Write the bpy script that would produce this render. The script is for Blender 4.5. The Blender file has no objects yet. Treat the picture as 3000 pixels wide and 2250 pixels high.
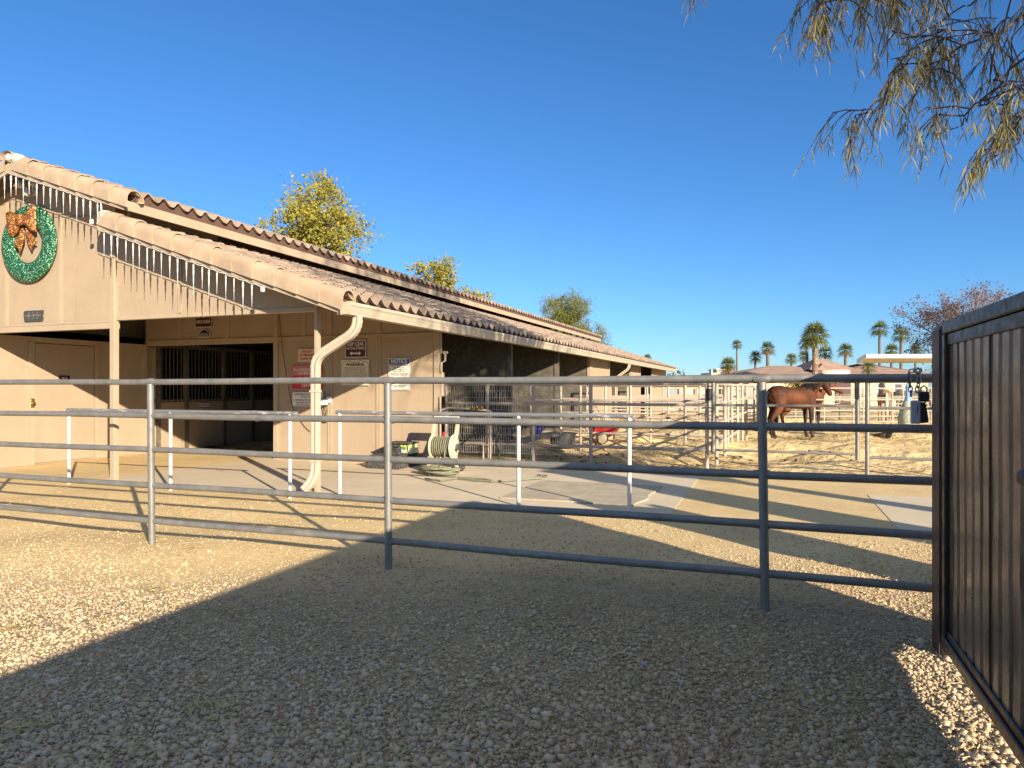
import bpy, bmesh, math, random
import numpy as np
from mathutils import Vector, Matrix, Quaternion
R = math.radians
scene = bpy.context.scene
COL = scene.collection
rng = random.Random(7)
# ------------------------------------------------------------------ place and camera
F, CX, HY, EYE = 2040.0, 1500.0, 1139.0, 1.5
TH = R(20.4); CT, ST = math.cos(TH), math.sin(TH)
SUN_AZ, SUN_EL = R(51.0), R(17.2)
def ray(px, py):
    a = (px - CX) / F
    return (a * CT - ST, a * ST + CT, (HY - py) / F)
def on_ground(px, py, z=0.0):
    r = ray(px, py); t = (z - EYE) / r[2]
    return Vector((r[0] * t, r[1] * t, z))
def on_y(px, py, y):
    r = ray(px, py); t = y / r[1]
    return Vector((r[0] * t, y, EYE + r[2] * t))
def on_x(px, py, x):
    r = ray(px, py); t = x / r[0]
    return Vector((x, r[1] * t, EYE + r[2] * t))
def at_d(px, py, d):
    r = ray(px, py)
    return Vector((r[0] * d, r[1] * d, EYE + r[2] * d))
def fwd(xc, d, z=0.0):
    return Vector((xc * CT - d * ST, xc * ST + d * CT, z))

# ------------------------------------------------------------------ mesh builder
class MB:
    def __init__(s):
        s.v = []; s.f = []
    def face(s, pts):
        n = len(s.v); s.v += [tuple(p) for p in pts]; s.f.append(tuple(range(n, n + len(pts))))
    def add(s, vs, fs):
        n = len(s.v); s.v += [tuple(p) for p in vs]
        s.f += [tuple(i + n for i in f) for f in fs]
    def box(s, x0, x1, y0, y1, z0, z1, b=0.0):
        if x0 > x1: x0, x1 = x1, x0
        if y0 > y1: y0, y1 = y1, y0
        if z0 > z1: z0, z1 = z1, z0
        b = min(b, (x1 - x0) * .45, (y1 - y0) * .45, (z1 - z0) * .45)
        if b <= 0:
            s.add([(x0,y0,z0),(x1,y0,z0),(x1,y1,z0),(x0,y1,z0),(x0,y0,z1),(x1,y0,z1),(x1,y1,z1),(x0,y1,z1)],
                  [(0,3,2,1),(4,5,6,7),(0,1,5,4),(1,2,6,5),(2,3,7,6),(3,0,4,7)])
            return s
        bm = bmesh.new()
        bmesh.ops.create_cube(bm, size=1.0)
        for v in bm.verts:
            v.co = Vector(((x0+x1)/2 + v.co.x*(x1-x0), (y0+y1)/2 + v.co.y*(y1-y0), (z0+z1)/2 + v.co.z*(z1-z0)))
        bmesh.ops.bevel(bm, geom=bm.edges[:], offset=b, segments=1, affect='EDGES')
        s.bm(bm); return s
    def bm(s, bm, M=None):
        bm.verts.ensure_lookup_table(); bm.verts.index_update()
        vs = [(M @ v.co if M else v.co)[:] for v in bm.verts]
        fs = [[v.index for v in f.verts] for f in bm.faces]
        s.add(vs, fs); bm.free()
    def obox(s, c, size, M, b=0.0):
        t = MB(); hx, hy, hz = [q/2 for q in size]
        t.box(-hx, hx, -hy, hy, -hz, hz, b)
        M3 = M.to_3x3() if hasattr(M, 'to_3x3') else M
        s.add([(Vector(c) + M3 @ Vector(p)) for p in t.v], t.f)
    def beam(s, p0, p1, w, h, up=(0,0,1)):
        p0, p1 = Vector(p0), Vector(p1); d = (p1 - p0); L = d.length; d.normalize()
        u = Vector(up); sd = d.cross(u).normalized(); u = sd.cross(d).normalized()
        M = Matrix((d, sd, u)).transposed()
        s.obox((p0 + p1) / 2, (L, w, h), M)
    def tube(s, pts, r, n=8, cap=True, closed=False):
        pts = [Vector(p) for p in pts]; m = len(pts)
        rs = r if isinstance(r, (list, tuple)) else [r] * m
        base = len(s.v); prev = None
        for i, p in enumerate(pts):
            a = pts[i-1] if (i > 0 or closed) else pts[i]
            b = pts[(i+1) % m] if (i < m-1 or closed) else pts[i]
            t = (b - a)
            t = t.normalized() if t.length > 1e-9 else Vector((0,0,1))
            if prev is None:
                up = Vector((0,0,1)) if abs(t.z) < .9 else Vector((1,0,0))
                u = t.cross(up).normalized()
            else:
                u = (prev - t * prev.dot(t))
                u = u.normalized() if u.length > 1e-6 else t.cross(Vector((0,1,0))).normalized()
            prev = u; w = t.cross(u)
            for k in range(n):
                an = 2 * math.pi * k / n
                s.v.append(tuple(p + (u * math.cos(an) + w * math.sin(an)) * rs[i]))
        for i in range(m if closed else m - 1):
            a = base + i * n; b = base + ((i + 1) % m) * n
            for k in range(n):
                k2 = (k + 1) % n
                s.f.append((a + k, b + k, b + k2, a + k2))
        if cap and not closed:
            s.f.append(tuple(base + k for k in range(n)))
            s.f.append(tuple(base + (m-1) * n + k for k in reversed(range(n))))
        return s
    def ring(s, c, R_, r, M=None, n=28, k=8, sx=1.0, sy=1.0):
        M = M or Matrix.Identity(3); c = Vector(c)
        s.tube([c + M @ Vector((math.cos(2*math.pi*i/n) * R_ * sx, math.sin(2*math.pi*i/n) * R_ * sy, 0)) for i in range(n)], r, k, closed=True)
    def lathe(s, prof, c=(0,0,0), n=20, M=None, cap=True):
        M = M or Matrix.Identity(3); c = Vector(c); base = len(s.v)
        for (r, z) in prof:
            for k in range(n):
                a = 2 * math.pi * k / n
                s.v.append(tuple(c + M @ Vector((r * math.cos(a), r * math.sin(a), z))))
        for i in range(len(prof) - 1):
            for k in range(n):
                k2 = (k+1) % n
                s.f.append((base+i*n+k, base+i*n+k2, base+(i+1)*n+k2, base+(i+1)*n+k))
        if cap:
            s.f.append(tuple(base + k for k in reversed(range(n))))
            s.f.append(tuple(base + (len(prof)-1)*n + k for k in range(n)))
        return s
    def prism_y(s, poly, y0, y1):
        n = len(poly); base = len(s.v)
        s.v += [(x, y0, z) for x, z in poly] + [(x, y1, z) for x, z in poly]
        s.f.append(tuple(base + i for i in range(n)))
        s.f.append(tuple(base + n + i for i in reversed(range(n))))
        for i in range(n):
            j = (i+1) % n
            s.f.append((base+i, base+n+i, base+n+j, base+j))
        return s
    def prism_x(s, poly, x0, x1):
        n = len(poly); base = len(s.v)
        s.v += [(x0, y, z) for y, z in poly] + [(x1, y, z) for y, z in poly]
        s.f.append(tuple(base + i for i in reversed(range(n))))
        s.f.append(tuple(base + n + i for i in range(n)))
        for i in range(n):
            j = (i+1) % n
            s.f.append((base+i, base+j, base+n+j, base+n+i))
        return s
    def sheet(s, P, close=False):
        """grid of points P[i][j]"""
        base = len(s.v); m = len(P[0])
        for row in P: s.v += [tuple(p) for p in row]
        for i in range(len(P)-1):
            for j in range(m-1):
                a = base + i*m + j
                s.f.append((a, a+1, a+m+1, a+m))
    def build(s, name, mat, parent=None, smooth=True, ang=35, local=False, fix=True):
        me = bpy.data.meshes.new(name)
        off = Vector((0,0,0))
        if parent is not None and not local:
            q = parent
            while q is not None: off = off + q.location; q = q.parent
        me.from_pydata([(v[0]-off[0], v[1]-off[1], v[2]-off[2]) for v in s.v], [], s.f)
        me.update()
        if fix:
            bm = bmesh.new(); bm.from_mesh(me)
            bmesh.ops.recalc_face_normals(bm, faces=bm.faces[:]); bm.to_mesh(me); bm.free()
        if smooth:
            me.shade_smooth(); me.set_sharp_from_angle(angle=R(ang))
        for m in (mat if isinstance(mat, (list, tuple)) else [mat]): me.materials.append(m)
        o = bpy.data.objects.new(name, me); COL.objects.link(o)
        if parent is not None:
            o.parent = parent
        return o

def tag(o, label=None, cat=None, group=None, kind=None):
    if label: o['label'] = label
    if cat: o['category'] = cat
    if group: o['group'] = group
    if kind: o['kind'] = kind
    return o
def thing(name, label, cat, loc=(0,0,0), rz=0.0, group=None):
    o = bpy.data.objects.new(name, None); COL.objects.link(o)
    o.empty_display_size = .2
    o.location = loc; o.rotation_euler = (0, 0, rz)
    return tag(o, label, cat, group)
def copy_tree(o, parent=None):
    c = o.copy(); COL.objects.link(c)
    if parent: c.parent = parent
    for ch in list(o.children): copy_tree(ch, c)
    return c

# ------------------------------------------------------------------ materials
class N:
    def __init__(s, name):
        s.m = bpy.data.materials.new(name); s.m.use_nodes = True
        s.t = s.m.node_tree; s.p = s.t.nodes['Principled BSDF']; s.out = s.t.nodes['Material Output']
        s.tc = s.t.nodes.new('ShaderNodeTexCoord')
    def node(s, ty, **kw):
        n = s.t.nodes.new(ty)
        for k, v in kw.items():
            if k.startswith('i_'):
                key = k[2:]; key = int(key) if key.isdigit() else key.replace('_', ' ')
                n.inputs[key].default_value = v
            else: setattr(n, k, v)
        return n
    def link(s, a, b): s.t.links.new(a, b)
    def noise(s, scale, detail=5.0, rough=.55, vec=None, out='Fac', dist=0.0):
        n = s.node('ShaderNodeTexNoise'); n.inputs['Scale'].default_value = scale
        n.inputs['Detail'].default_value = detail; n.inputs['Roughness'].default_value = rough
        n.inputs['Distortion'].default_value = dist
        s.link(vec or s.tc.outputs['Object'], n.inputs['Vector']); return n.outputs[out]
    def voro(s, scale, vec=None, out='Color', feature='F1', rnd=1.0):
        n = s.node('ShaderNodeTexVoronoi', feature=feature); n.inputs['Scale'].default_value = scale
        n.inputs['Randomness'].default_value = rnd
        s.link(vec or s.tc.outputs['Object'], n.inputs['Vector']); return n.outputs[out]
    def mapv(s, scale=(1,1,1), vec=None, rot=(0,0,0)):
        n = s.node('ShaderNodeMapping'); n.inputs['Scale'].default_value = scale; n.inputs['Rotation'].default_value = rot
        s.link(vec or s.tc.outputs['Object'], n.inputs['Vector']); return n.outputs[0]
    def ramp(s, fac, stops):
        n = s.node('ShaderNodeValToRGB'); cr = n.color_ramp
        while len(cr.elements) < len(stops): cr.elements.new(.5)
        for e, (p, c) in zip(cr.elements, stops):
            e.position = p; c = c if hasattr(c, '__len__') else (c, c, c); e.color = tuple(c) + (1,) if len(c) == 3 else c
        s.link(fac, n.inputs[0]); return n.outputs[0]
    def mix(s, fac, a, b, mode='MIX'):
        n = s.node('ShaderNodeMix', data_type='RGBA', blend_type=mode)
        for i, v in ((0, fac), (6, a), (7, b)):
            if hasattr(v, 'is_linked') or hasattr(v, 'links'): s.link(v, n.inputs[i])
            else: n.inputs[i].default_value = (v if not hasattr(v, '__len__') else (tuple(v) + (1,) if len(v) == 3 else v))
        return n.outputs[2]
    def math(s, op, a, b=0.0, clamp=False):
        n = s.node('ShaderNodeMath', operation=op, use_clamp=clamp)
        for i, v in ((0, a), (1, b)):
            if hasattr(v, 'links'): s.link(v, n.inputs[i])
            else: n.inputs[i].default_value = v
        return n.outputs[0]
    def bump(s, h, strength=.3, dist=.01):
        n = s.node('ShaderNodeBump'); n.inputs['Strength'].default_value = strength; n.inputs['Distance'].default_value = dist
        s.link(h, n.inputs['Height']); s.link(n.outputs[0], s.p.inputs['Normal']); return n
    def set(s, col=None, rough=None, metal=None, spec=None):
        for k, v in (('Base Color', col), ('Roughness', rough), ('Metallic', metal), ('Specular IOR Level', spec)):
            if v is None: continue
            if hasattr(v, 'links'): s.link(v, s.p.inputs[k])
            else: s.p.inputs[k].default_value = tuple(v) + (1,) if hasattr(v, '__len__') and len(v) == 3 else v
        return s
def sc(c, k): return tuple(min(1, max(0, q * k)) for q in c)
def plain(name, col, rough=.7, metal=0.0, var=.12, vs=4.0, bump=0.0, bs=60.0, spec=.4, dust=0.0):
    n = N(name)
    f = n.noise(vs, 6, .6)
    c = n.ramp(f, [(.3, sc(col, 1 - var)), (.7, sc(col, 1 + var))])
    if dust > 0:
        g = n.ramp(n.noise(vs * 2.3, 8, .7), [(.5, 0.0), (.75, 1.0)])
        c = n.mix(n.math('MULTIPLY', g, dust), c, (.45, .38, .28))
    n.set(c, n.ramp(n.noise(vs * 3, 4), [(.3, max(0, rough - .1)), (.7, min(1, rough + .1))]), metal, spec)
    if bump > 0: n.bump(n.noise(bs, 5, .6), bump, .01)
    return n.m
def leafmat(name, cols, trans=.3, rough=.6, clump=.8):
    n = N(name)
    g = n.node('ShaderNodeNewGeometry')
    st = [(i / max(1, len(cols) - 1), c) for i, c in enumerate(cols)]
    k = n.math('ADD', n.math('MULTIPLY', g.outputs['Random Per Island'], .6), n.math('MULTIPLY', n.noise(clump, 2), .45))
    c = n.ramp(k, st)
    d = n.node('ShaderNodeBsdfPrincipled'); d.inputs['Roughness'].default_value = rough
    d.inputs['Specular IOR Level'].default_value = .25
    n.link(c, d.inputs['Base Color'])
    t = n.node('ShaderNodeBsdfTranslucent'); n.link(c, t.inputs[0])
    m = n.node('ShaderNodeMixShader'); m.inputs[0].default_value = trans
    n.link(d.outputs[0], m.inputs[1]); n.link(t.outputs[0], m.inputs[2]); n.link(m.outputs[0], n.out.inputs[0])
    return n.m
def ground_z(x, y):
    x = np.asarray(x, float); y = np.asarray(y, float)
    r = np.random.RandomState(3); Z = np.zeros(np.broadcast(x, y).shape)
    for k in range(26):
        w = r.uniform(.5, 5.5); an = r.uniform(0, 6.28); ph = r.uniform(0, 6.28)
        Z = Z + np.sin(w * (x * np.cos(an) + y * np.sin(an)) + ph) / (1 + w) * .045
    amp = np.where(y > 13.0, np.clip((y - 13.0) / 2, 0, 1) * 1.7, .0)
    amp = np.where((y < 7.4) & (x < 14), .28 * np.clip((7.4 - y) / .5, 0, 1), amp)
    amp = amp * (np.abs(x) < 22) * (y < 38) * (y > -3)
    return Z * amp - .004
MAT = {}
def mk():
    # painted plaster-board walls of the barn
    n = N('barn_wall'); base = (.375, .286, .196)
    c = n.ramp(n.noise(1.3, 6, .6), [(.3, sc(base, .93)), (.7, sc(base, 1.06))])
    dirt = n.ramp(n.noise(5, 8, .7), [(.55, 0.0), (.8, .35)])
    c = n.mix(dirt, c, sc(base, .72))
    strk = n.ramp(n.noise(3.2, 7, .7, n.mapv((1, 1, .10))), [(.56, 0.0), (.72, .38)]); c = n.mix(strk, c, (.25, .185, .12))
    scuf = n.ramp(n.noise(16, 8, .8, n.mapv((.4, .4, 1))), [(.66, 0.0), (.70, .5)]); c = n.mix(scuf, c, (.46, .37, .27))
    n.set(c, .85, 0, .25)
    b = n.math('ADD', n.noise(38, 5, .65), n.math('MULTIPLY', n.noise(9, 3), .8)); n.bump(b, .28, .012); MAT['wall'] = n.m
    MAT['trim'] = plain('barn_trim', (.385, .30, .205), .7, var=.07, vs=3, bump=.08, bs=40)
    MAT['gutter'] = plain('gutter_metal', (.46, .395, .30), .45, var=.1, vs=3, dust=.25)
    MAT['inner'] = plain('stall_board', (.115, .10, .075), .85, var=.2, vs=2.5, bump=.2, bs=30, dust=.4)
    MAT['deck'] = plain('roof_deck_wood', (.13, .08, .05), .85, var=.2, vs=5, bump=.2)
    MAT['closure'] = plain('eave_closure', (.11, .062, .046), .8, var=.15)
    MAT['rake'] = plain('rake_tile_clay', (.41, .30, .20), .8, var=.2, vs=2.2, bump=.25, bs=30, dust=.2)
    # roof tile: one colour per tile
    n = N('roof_tile')
    sep = n.node('ShaderNodeSeparateXYZ'); n.link(n.tc.outputs['Object'], sep.inputs[0])
    fx = n.math('FLOOR', n.math('DIVIDE', sep.outputs[0], .345)); fy = n.math('FLOOR', n.math('DIVIDE', sep.outputs[1], .30))
    cb = n.node('ShaderNodeCombineXYZ'); n.link(fx, cb.inputs[0]); n.link(fy, cb.inputs[1])
    wn = n.node('ShaderNodeTexWhiteNoise'); n.link(cb.outputs[0], wn.inputs[0])
    c = n.ramp(wn.outputs[0], [(0, (.27, .20, .145)), (.35, (.325, .243, .178)), (.7, (.37, .28, .207)), (1, (.45, .345, .26))])
    c = n.mix(n.ramp(n.noise(6, 8, .7), [(.48, 0.0), (.75, .5)]), c, (.22, .165, .125))
    n.set(c, .85, 0, .25); n.bump(n.noise(45, 5), .3, .01); MAT['tile'] = n.m
    MAT['mortar'] = plain('ridge_mortar', (.55, .51, .44), .85, var=.1, bump=.3)
    # galvanised pipe
    n = N('galvanised_pipe')
    c = n.ramp(n.noise(7, 8, .7), [(.3, (.185, .178, .165)), (.55, (.25, .242, .222)), (.75, (.325, .312, .28))])
    sp = n.ramp(n.noise(26, 9, .8), [(.62, 0.0), (.70, 1.0)])
    c = n.mix(n.math('MULTIPLY', sp, .55), c, (.50, .48, .43))
    du = n.ramp(n.noise(3.1, 8, .75), [(.48, 0.0), (.7, .7)])
    g = n.node('ShaderNodeNewGeometry'); sz = n.node('ShaderNodeSeparateXYZ'); n.link(g.outputs['Normal'], sz.inputs[0])
    du = n.math('MULTIPLY', du, n.ramp(sz.outputs[2], [(.25, .25), (.9, 1.0)]))
    c = n.mix(du, c, (.30, .25, .18))
    n.set(c, n.ramp(n.noise(11, 5), [(.3, .38), (.7, .6)]), n.math('SUBTRACT', .42, n.math('MULTIPLY', du, .35)), .45)
    n.bump(n.noise(60, 4), .08, .004); MAT['galv'] = n.m
    n = N('white_painted_pipe')
    ch = n.ramp(n.noise(22, 9, .75, n.mapv((1, 1, .45))), [(.60, 0.0), (.645, 1.0)])
    c = n.mix(ch, n.ramp(n.noise(4, 5), [(.3, (.50, .49, .465)), (.7, (.60, .59, .56))]), (.22, .21, .20))
    n.set(c, .45, 0, .5); n.bump(ch, -.3, .004); MAT['whitepipe'] = n.m
    n = N('worn_rail')
    ch = n.ramp(n.noise(6, 9, .75, n.mapv((.6, 3, 3))), [(.54, 0.0), (.64, 1.0)])
    c = n.mix(ch, (.26, .265, .265), (.52, .505, .475)); n.set(c, .5, n.math('MULTIPLY', n.math('SUBTRACT', 1.0, ch), .5), .5); MAT['wornrail'] = n.m
    MAT['tanpipe'] = plain('tan_painted_pipe', (.42, .34, .275), .6, var=.14, vs=6, dust=.4, bump=.1)
    MAT['creampipe'] = plain('cream_painted_pipe', (.44, .375, .285), .6, var=.1, vs=4, dust=.3)
    MAT['wire'] = plain('mesh_wire', (.5, .46, .40), .5, .3, var=.1)
    MAT['black'] = plain('black_plastic', (.018, .018, .02), .45, var=.2)
    MAT['rubber'] = plain('dusty_black_rubber', (.045, .042, .04), .75, var=.3, vs=8, dust=.5)
    MAT['white'] = plain('white_plastic', (.62, .61, .57), .45, var=.05)
    MAT['whitesign'] = plain('white_sign_face', (.72, .69, .60), .4, var=.04)
    MAT['creamsign'] = plain('cream_sign_face', (.70, .62, .46), .5, var=.05)
    MAT['peach'] = plain('peach_sign_face', (.68, .47, .36), .5, var=.05)
    MAT['maroon'] = plain('maroon_sign_face', (.075, .012, .018), .35, var=.05)
    MAT['red'] = plain('red_sign_face', (.50, .02, .025), .4, var=.08)
    MAT['pink'] = plain('faded_red_sign_face', (.52, .16, .17), .5, var=.08)
    MAT['blue'] = plain('blue_sign_face', (.02, .09, .35), .4, var=.05)
    MAT['ink'] = plain('black_ink', (.015, .015, .015), .5, var=.05)
    MAT['redink'] = plain('red_ink', (.35, .04, .03), .5, var=.05)
    MAT['greyplate'] = plain('weathered_plate', (.075, .075, .075), .6, .3, var=.3, vs=20)
    MAT['digit'] = plain('worn_brass_digit', (.30, .26, .20), .5, .5, var=.3, vs=20)
    MAT['brass'] = plain('brass', (.45, .32, .12), .35, .9, var=.15)
    MAT['bluebucket'] = plain('blue_plastic', (.015, .06, .48), .4, var=.1)
    MAT['redpaint'] = plain('red_paint', (.42, .02, .025), .4, var=.12, dust=.25)
    MAT['hose'] = plain('green_hose', (.185, .185, .115), .55, var=.18, vs=14, dust=.35)
    MAT['reel'] = plain('sun_bleached_plastic', (.52, .43, .31), .6, var=.12, dust=.3)
    MAT['wood'] = plain('weathered_plank', (.36, .27, .17), .85, var=.25, vs=9, bump=.2)
    MAT['chain'] = plain('steel_chain', (.30, .31, .32), .35, .9, var=.2, vs=30)
    MAT['darkpost'] = plain('dark_brown_steel', (.030, .021, .017), .42, .2, var=.35, vs=7, bump=.08)
    MAT['brownpost'] = plain('brown_painted_steel', (.085, .045, .032), .55, 0, var=.2)
    # corrugated sheet of the yard gate
    n = N('rusty_brown_sheet')
    c = n.ramp(n.noise(2.4, 7, .65, n.mapv((1, 1, .35))), [(.3, (.17, .112, .070)), (.7, (.36, .25, .16))])
    st = n.ramp(n.noise(14, 7, .75, n.mapv((1, 1, .12))), [(.50, 0.0), (.66, .85)])
    c = n.mix(st, c, (.075, .045, .028))
    sp = n.ramp(n.voro(30, None, 'Distance'), [(.10, 1.0), (.2, 0.0)])
    sp = n.math('MULTIPLY', sp, n.ramp(n.noise(3.0, 3), [(.52, 0.0), (.6, .8)]))
    c = n.mix(sp, c, (.04, .028, .02)); n.set(c, n.ramp(n.noise(8, 6), [(.3, .24), (.7, .46)]), .30, .5)
    n.bump(n.noise(25, 5), .06, .004); MAT['sheet'] = n.m
    # concrete
    n = N('old_concrete')
    c = n.ramp(n.noise(.8, 8, .65), [(.3, (.57, .47, .325)), (.7, (.68, .565, .40))])
    c = n.mix(n.ramp(n.noise(7, 9, .75), [(.5, 0.0), (.75, .55)]), c, (.68, .545, .36))
    sx = n.node('ShaderNodeSeparateXYZ'); n.link(n.tc.outputs['Object'], sx.inputs[0])
    def line(v, p): 
        return n.math('LESS_THAN', n.math('ABSOLUTE', n.math('SUBTRACT', v, p)), .011)
    j = n.math('MAXIMUM', n.math('MAXIMUM', line(sx.outputs[0], -7.3), line(sx.outputs[0], -4.2)), line(sx.outputs[1], 10.75))
    c = n.mix(n.math('MULTIPLY', j, .45), c, (.45, .36, .23))
    n.set(c, .9, 0, .2); n.bump(n.math('SUBTRACT', n.noise(40, 6), j), .25, .01); MAT['concrete'] = n.m
    MAT['mat'] = plain('stall_mat_rubber', (.44, .37, .26), .85, var=.18, vs=3, bump=.12, bs=25, dust=.5)
    # straw, dung, leaves
    MAT['straw'] = leafmat('dry_straw', [(.20, .135, .06), (.50, .38, .18), (.62, .50, .26), (.36, .33, .12)], .1)
    MAT['dung'] = plain('horse_dung', (.075, .055, .035), .95, var=.4, vs=20, bump=.5, bs=40)
    MAT['stone'] = None
    n = N('gravel_stone'); g = n.node('ShaderNodeNewGeometry')
    c = n.ramp(g.outputs['Random Per Island'], [(0, (.32, .235, .145)), (.2, (.48, .36, .22)), (.5, (.60, .46, .29)), (.8, (.68, .53, .345)), (.92, (.33, .28, .225)), (1, (.76, .62, .43))])
    c = n.mix(n.ramp(n.noise(60, 4), [(.4, 0.0), (.7, .35)]), c, (.55, .42, .26))
    n.set(c, .9, 0, .2); n.bump(n.noise(160, 3), .3, .004); MAT['stone'] = n.m
mk()
# ground: one sheet, gravel in front of the fence, crushed granite behind it, sand in the runs
def ground_material():
    n = N('yard_ground'); P = n.tc.outputs['Object']
    s = n.node('ShaderNodeSeparateXYZ'); n.link(P, s.inputs[0]); X, Y = s.outputs[0], s.outputs[1]
    wob = n.math('MULTIPLY', n.math('SUBTRACT', n.noise(.9, 5, .65), .5), 2.2)
    yy = n.math('ADD', Y, wob)
    dd = n.math('ADD', n.math('ADD', n.math('MULTIPLY', X, -ST), n.math('MULTIPLY', Y, CT)), n.math('MULTIPLY', wob, .5)); grav = n.ramp(n.math('DIVIDE', dd, 10.0), [(.47, 1.0), (.60, 0.0)])
    sand = n.ramp(n.math('DIVIDE', n.math('ADD', Y, n.math('MULTIPLY', wob, .4)), 20.0), [(.62, 0.0), (.69, 1.0)])
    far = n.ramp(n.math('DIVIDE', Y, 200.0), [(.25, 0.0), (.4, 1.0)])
    dg = n.ramp(n.noise(1.1, 8, .7), [(.3, (.62, .445, .225)), (.55, (.76, .565, .295)), (.75, (.83, .635, .355))])
    dg = n.mix(n.math('MULTIPLY', n.ramp(n.noise(70, 5, .85), [(.40, 1.0), (.56, 0.0)]), .62), dg, (.46, .31, .13))
    dg = n.mix(n.math('MULTIPLY', n.ramp(n.voro(55, P, 'Distance'), [(.12, 1.0), (.3, 0.0)]), .35), dg, (.84, .68, .40))
    gc = n.voro(42, P, 'Color'); gs = n.node('ShaderNodeSeparateColor'); n.link(gc, gs.inputs[0])
    gr = n.ramp(gs.outputs[0], [(0, (.24, .175, .105)), (.5, (.36, .265, .16)), (1, (.50, .38, .24))])  # dark dirt, darkened further for the shade between the stones
    gr = n.mix(n.ramp(n.noise(1.7, 6, .7), [(.42, 0.0), (.66, .5)]), gr, (.52, .38, .215))
    sd = n.ramp(n.noise(.55, 9, .7), [(.28, (.52, .36, .17)), (.5, (.72, .52, .25)), (.75, (.80, .61, .33))])
    sd = n.mix(n.math('MULTIPLY', n.ramp(n.noise(9, 8, .8), [(.52, 0.0), (.66, 1.0)]), .55), sd, (.38, .27, .15))
    soil = n.math('MULTIPLY', n.ramp(n.math('DIVIDE', n.math('ADD', Y, wob), 30.0), [(.46, 1.0), (.60, 0.0)]), n.ramp(n.math('DIVIDE', n.math('ADD', n.math('ADD', X, wob), 10.0), 20.0), [(.41, 1.0), (.50, 0.0)]))
    sd = n.mix(n.math('MULTIPLY', soil, n.ramp(n.noise(1.6, 7, .7), [(.30, 1.0), (.62, .25)])), sd, (.27, .185, .10))
    sd = n.mix(n.math('MULTIPLY', n.ramp(n.voro(3.3, P, 'Distance'), [(.16, 1.0), (.34, 0.0)]), .35), sd, (.36, .25, .13))
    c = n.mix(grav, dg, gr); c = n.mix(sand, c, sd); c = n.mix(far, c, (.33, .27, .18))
    n.set(c, .95, 0, .15)
    gb = n.math('MULTIPLY', n.math('SUBTRACT', 1.0, n.voro(42, P, 'Distance')), grav)
    h = n.math('ADD', n.math('MULTIPLY', n.noise(55, 6, .7), .5), n.math('MULTIPLY', gb, 1.2))
    h = n.math('ADD', h, n.math('MULTIPLY', n.math('MULTIPLY', n.math('ADD', n.noise(5, 6, .6), n.math('MULTIPLY', n.voro(3.3, P, 'Distance'), .5)), sand), 9.0))
    n.bump(h, .75, .018)
    return n.m
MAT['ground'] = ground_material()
# ------------------------------------------------------------------ ground and slabs
def build_ground():
    def axis(lo, hi, step, far):
        a = list(np.arange(lo, hi + 1e-6, step)); g = step; x = a[-1]; y = a[0]; pre = []
        while x < far:
            g *= 1.35; x += g; a.append(x)
        g = step
        while y > -far:
            g *= 1.35; y -= g; pre.append(y)
        return np.array(pre[::-1] + a)
    xs = axis(-20, 14, .22, 1500); ys = axis(-2, 36, .22, 2200)
    Xg, Yg = np.meshgrid(xs, ys, indexing='ij')
    Z = ground_z(Xg, Yg)
    n0, n1 = Xg.shape
    V = np.stack([Xg, Yg, Z], -1).reshape(-1, 3)
    I = np.arange(n0 * n1).reshape(n0, n1)
    Fc = np.stack([I[:-1, :-1], I[1:, :-1], I[1:, 1:], I[:-1, 1:]], -1).reshape(-1, 4)
    me = bpy.data.meshes.new('ground'); me.from_pydata(V.tolist(), [], Fc.tolist()); me.update(); me.shade_smooth()
    me.materials.append(MAT['ground'])
    o = bpy.data.objects.new('ground', me); COL.objects.link(o); tag(o, kind='structure')
build_ground()
b = MB(); b.box(-10.35, -1.13, 8.42, 12.9, -.2, .001); tag(b.build('concrete_slab', MAT['concrete'], smooth=False), kind='structure')
b = MB(); b.box(1.28, 7.5, 8.3, 11.0, -.2, .001); tag(b.build('concrete_path', MAT['concrete'], smooth=False), kind='structure')

# ------------------------------------------------------------------ the barn
XC = -12.0
def dU(x): return 5.28 - .33 * abs(x - XC)
def dL(x):
    if x < XC: x = 2 * XC - x
    return 2.68 + .336 * (-5.49 - x)
YF, YW = 8.5, 12.2
UE, LT, LE = -9.40, -9.92, -5.50
Y0 = 8.02; YU, YL = 40.2, 43.4
barn = thing('horse_barn', 'long tan horse barn with raised centre roof and clay tiles', 'barn', (-10.2, YF, 0))
def mir(x): return 2 * XC - x
# front gable wall
g = MB()
g.prism_y([(-18.3, 0), (-13.7, 0), (-13.7, 2.5), (-10.16, 2.5), (-10.16, dU(-10.16) - .01), (XC, 5.27), (mir(-10.16), dU(-10.16) - .01), (mir(-10.16), dL(-10.16) - .02), (-18.3, dL(-18.3) - .02)], YF, YF + .09)
g.prism_y([(-10.155, 2.63), (-6.2, 2.63), (-6.2, dL(-6.2) - .02), (-10.155, dL(-10.155) - .02)], YF + .003, YF + .09)
g.build('front_gable', MAT['wall'], barn, smooth=False)
t = MB()
t.box(-13.7, -10.23, YF - .024, YF, 2.50, 2.615); t.box(-13.7, -10.23, YF - .032, YF - .0245, 2.60, 2.63)
for x in (-12.77, -11.42):
    t.box(x - .035, x - .006, YF - .016, YF, 2.63, dU(x) - .2); t.box(x + .006, x + .035, YF - .016, YF, 2.63, dU(x) - .2)
    t.box(x - .006, x + .006, YF - .009, YF, 2.63, dU(x) - .2)
for x in (-8.77,):
    t.box(x - .035, x - .006, YF - .013, YF + .003, 2.70, dL(x) - .2); t.box(x + .006, x + .035, YF - .013, YF + .003, 2.70, dL(x) - .2)
t.box(-10.11, -6.22, YF - .013, YF + .003, 2.63, 2.69)
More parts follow.
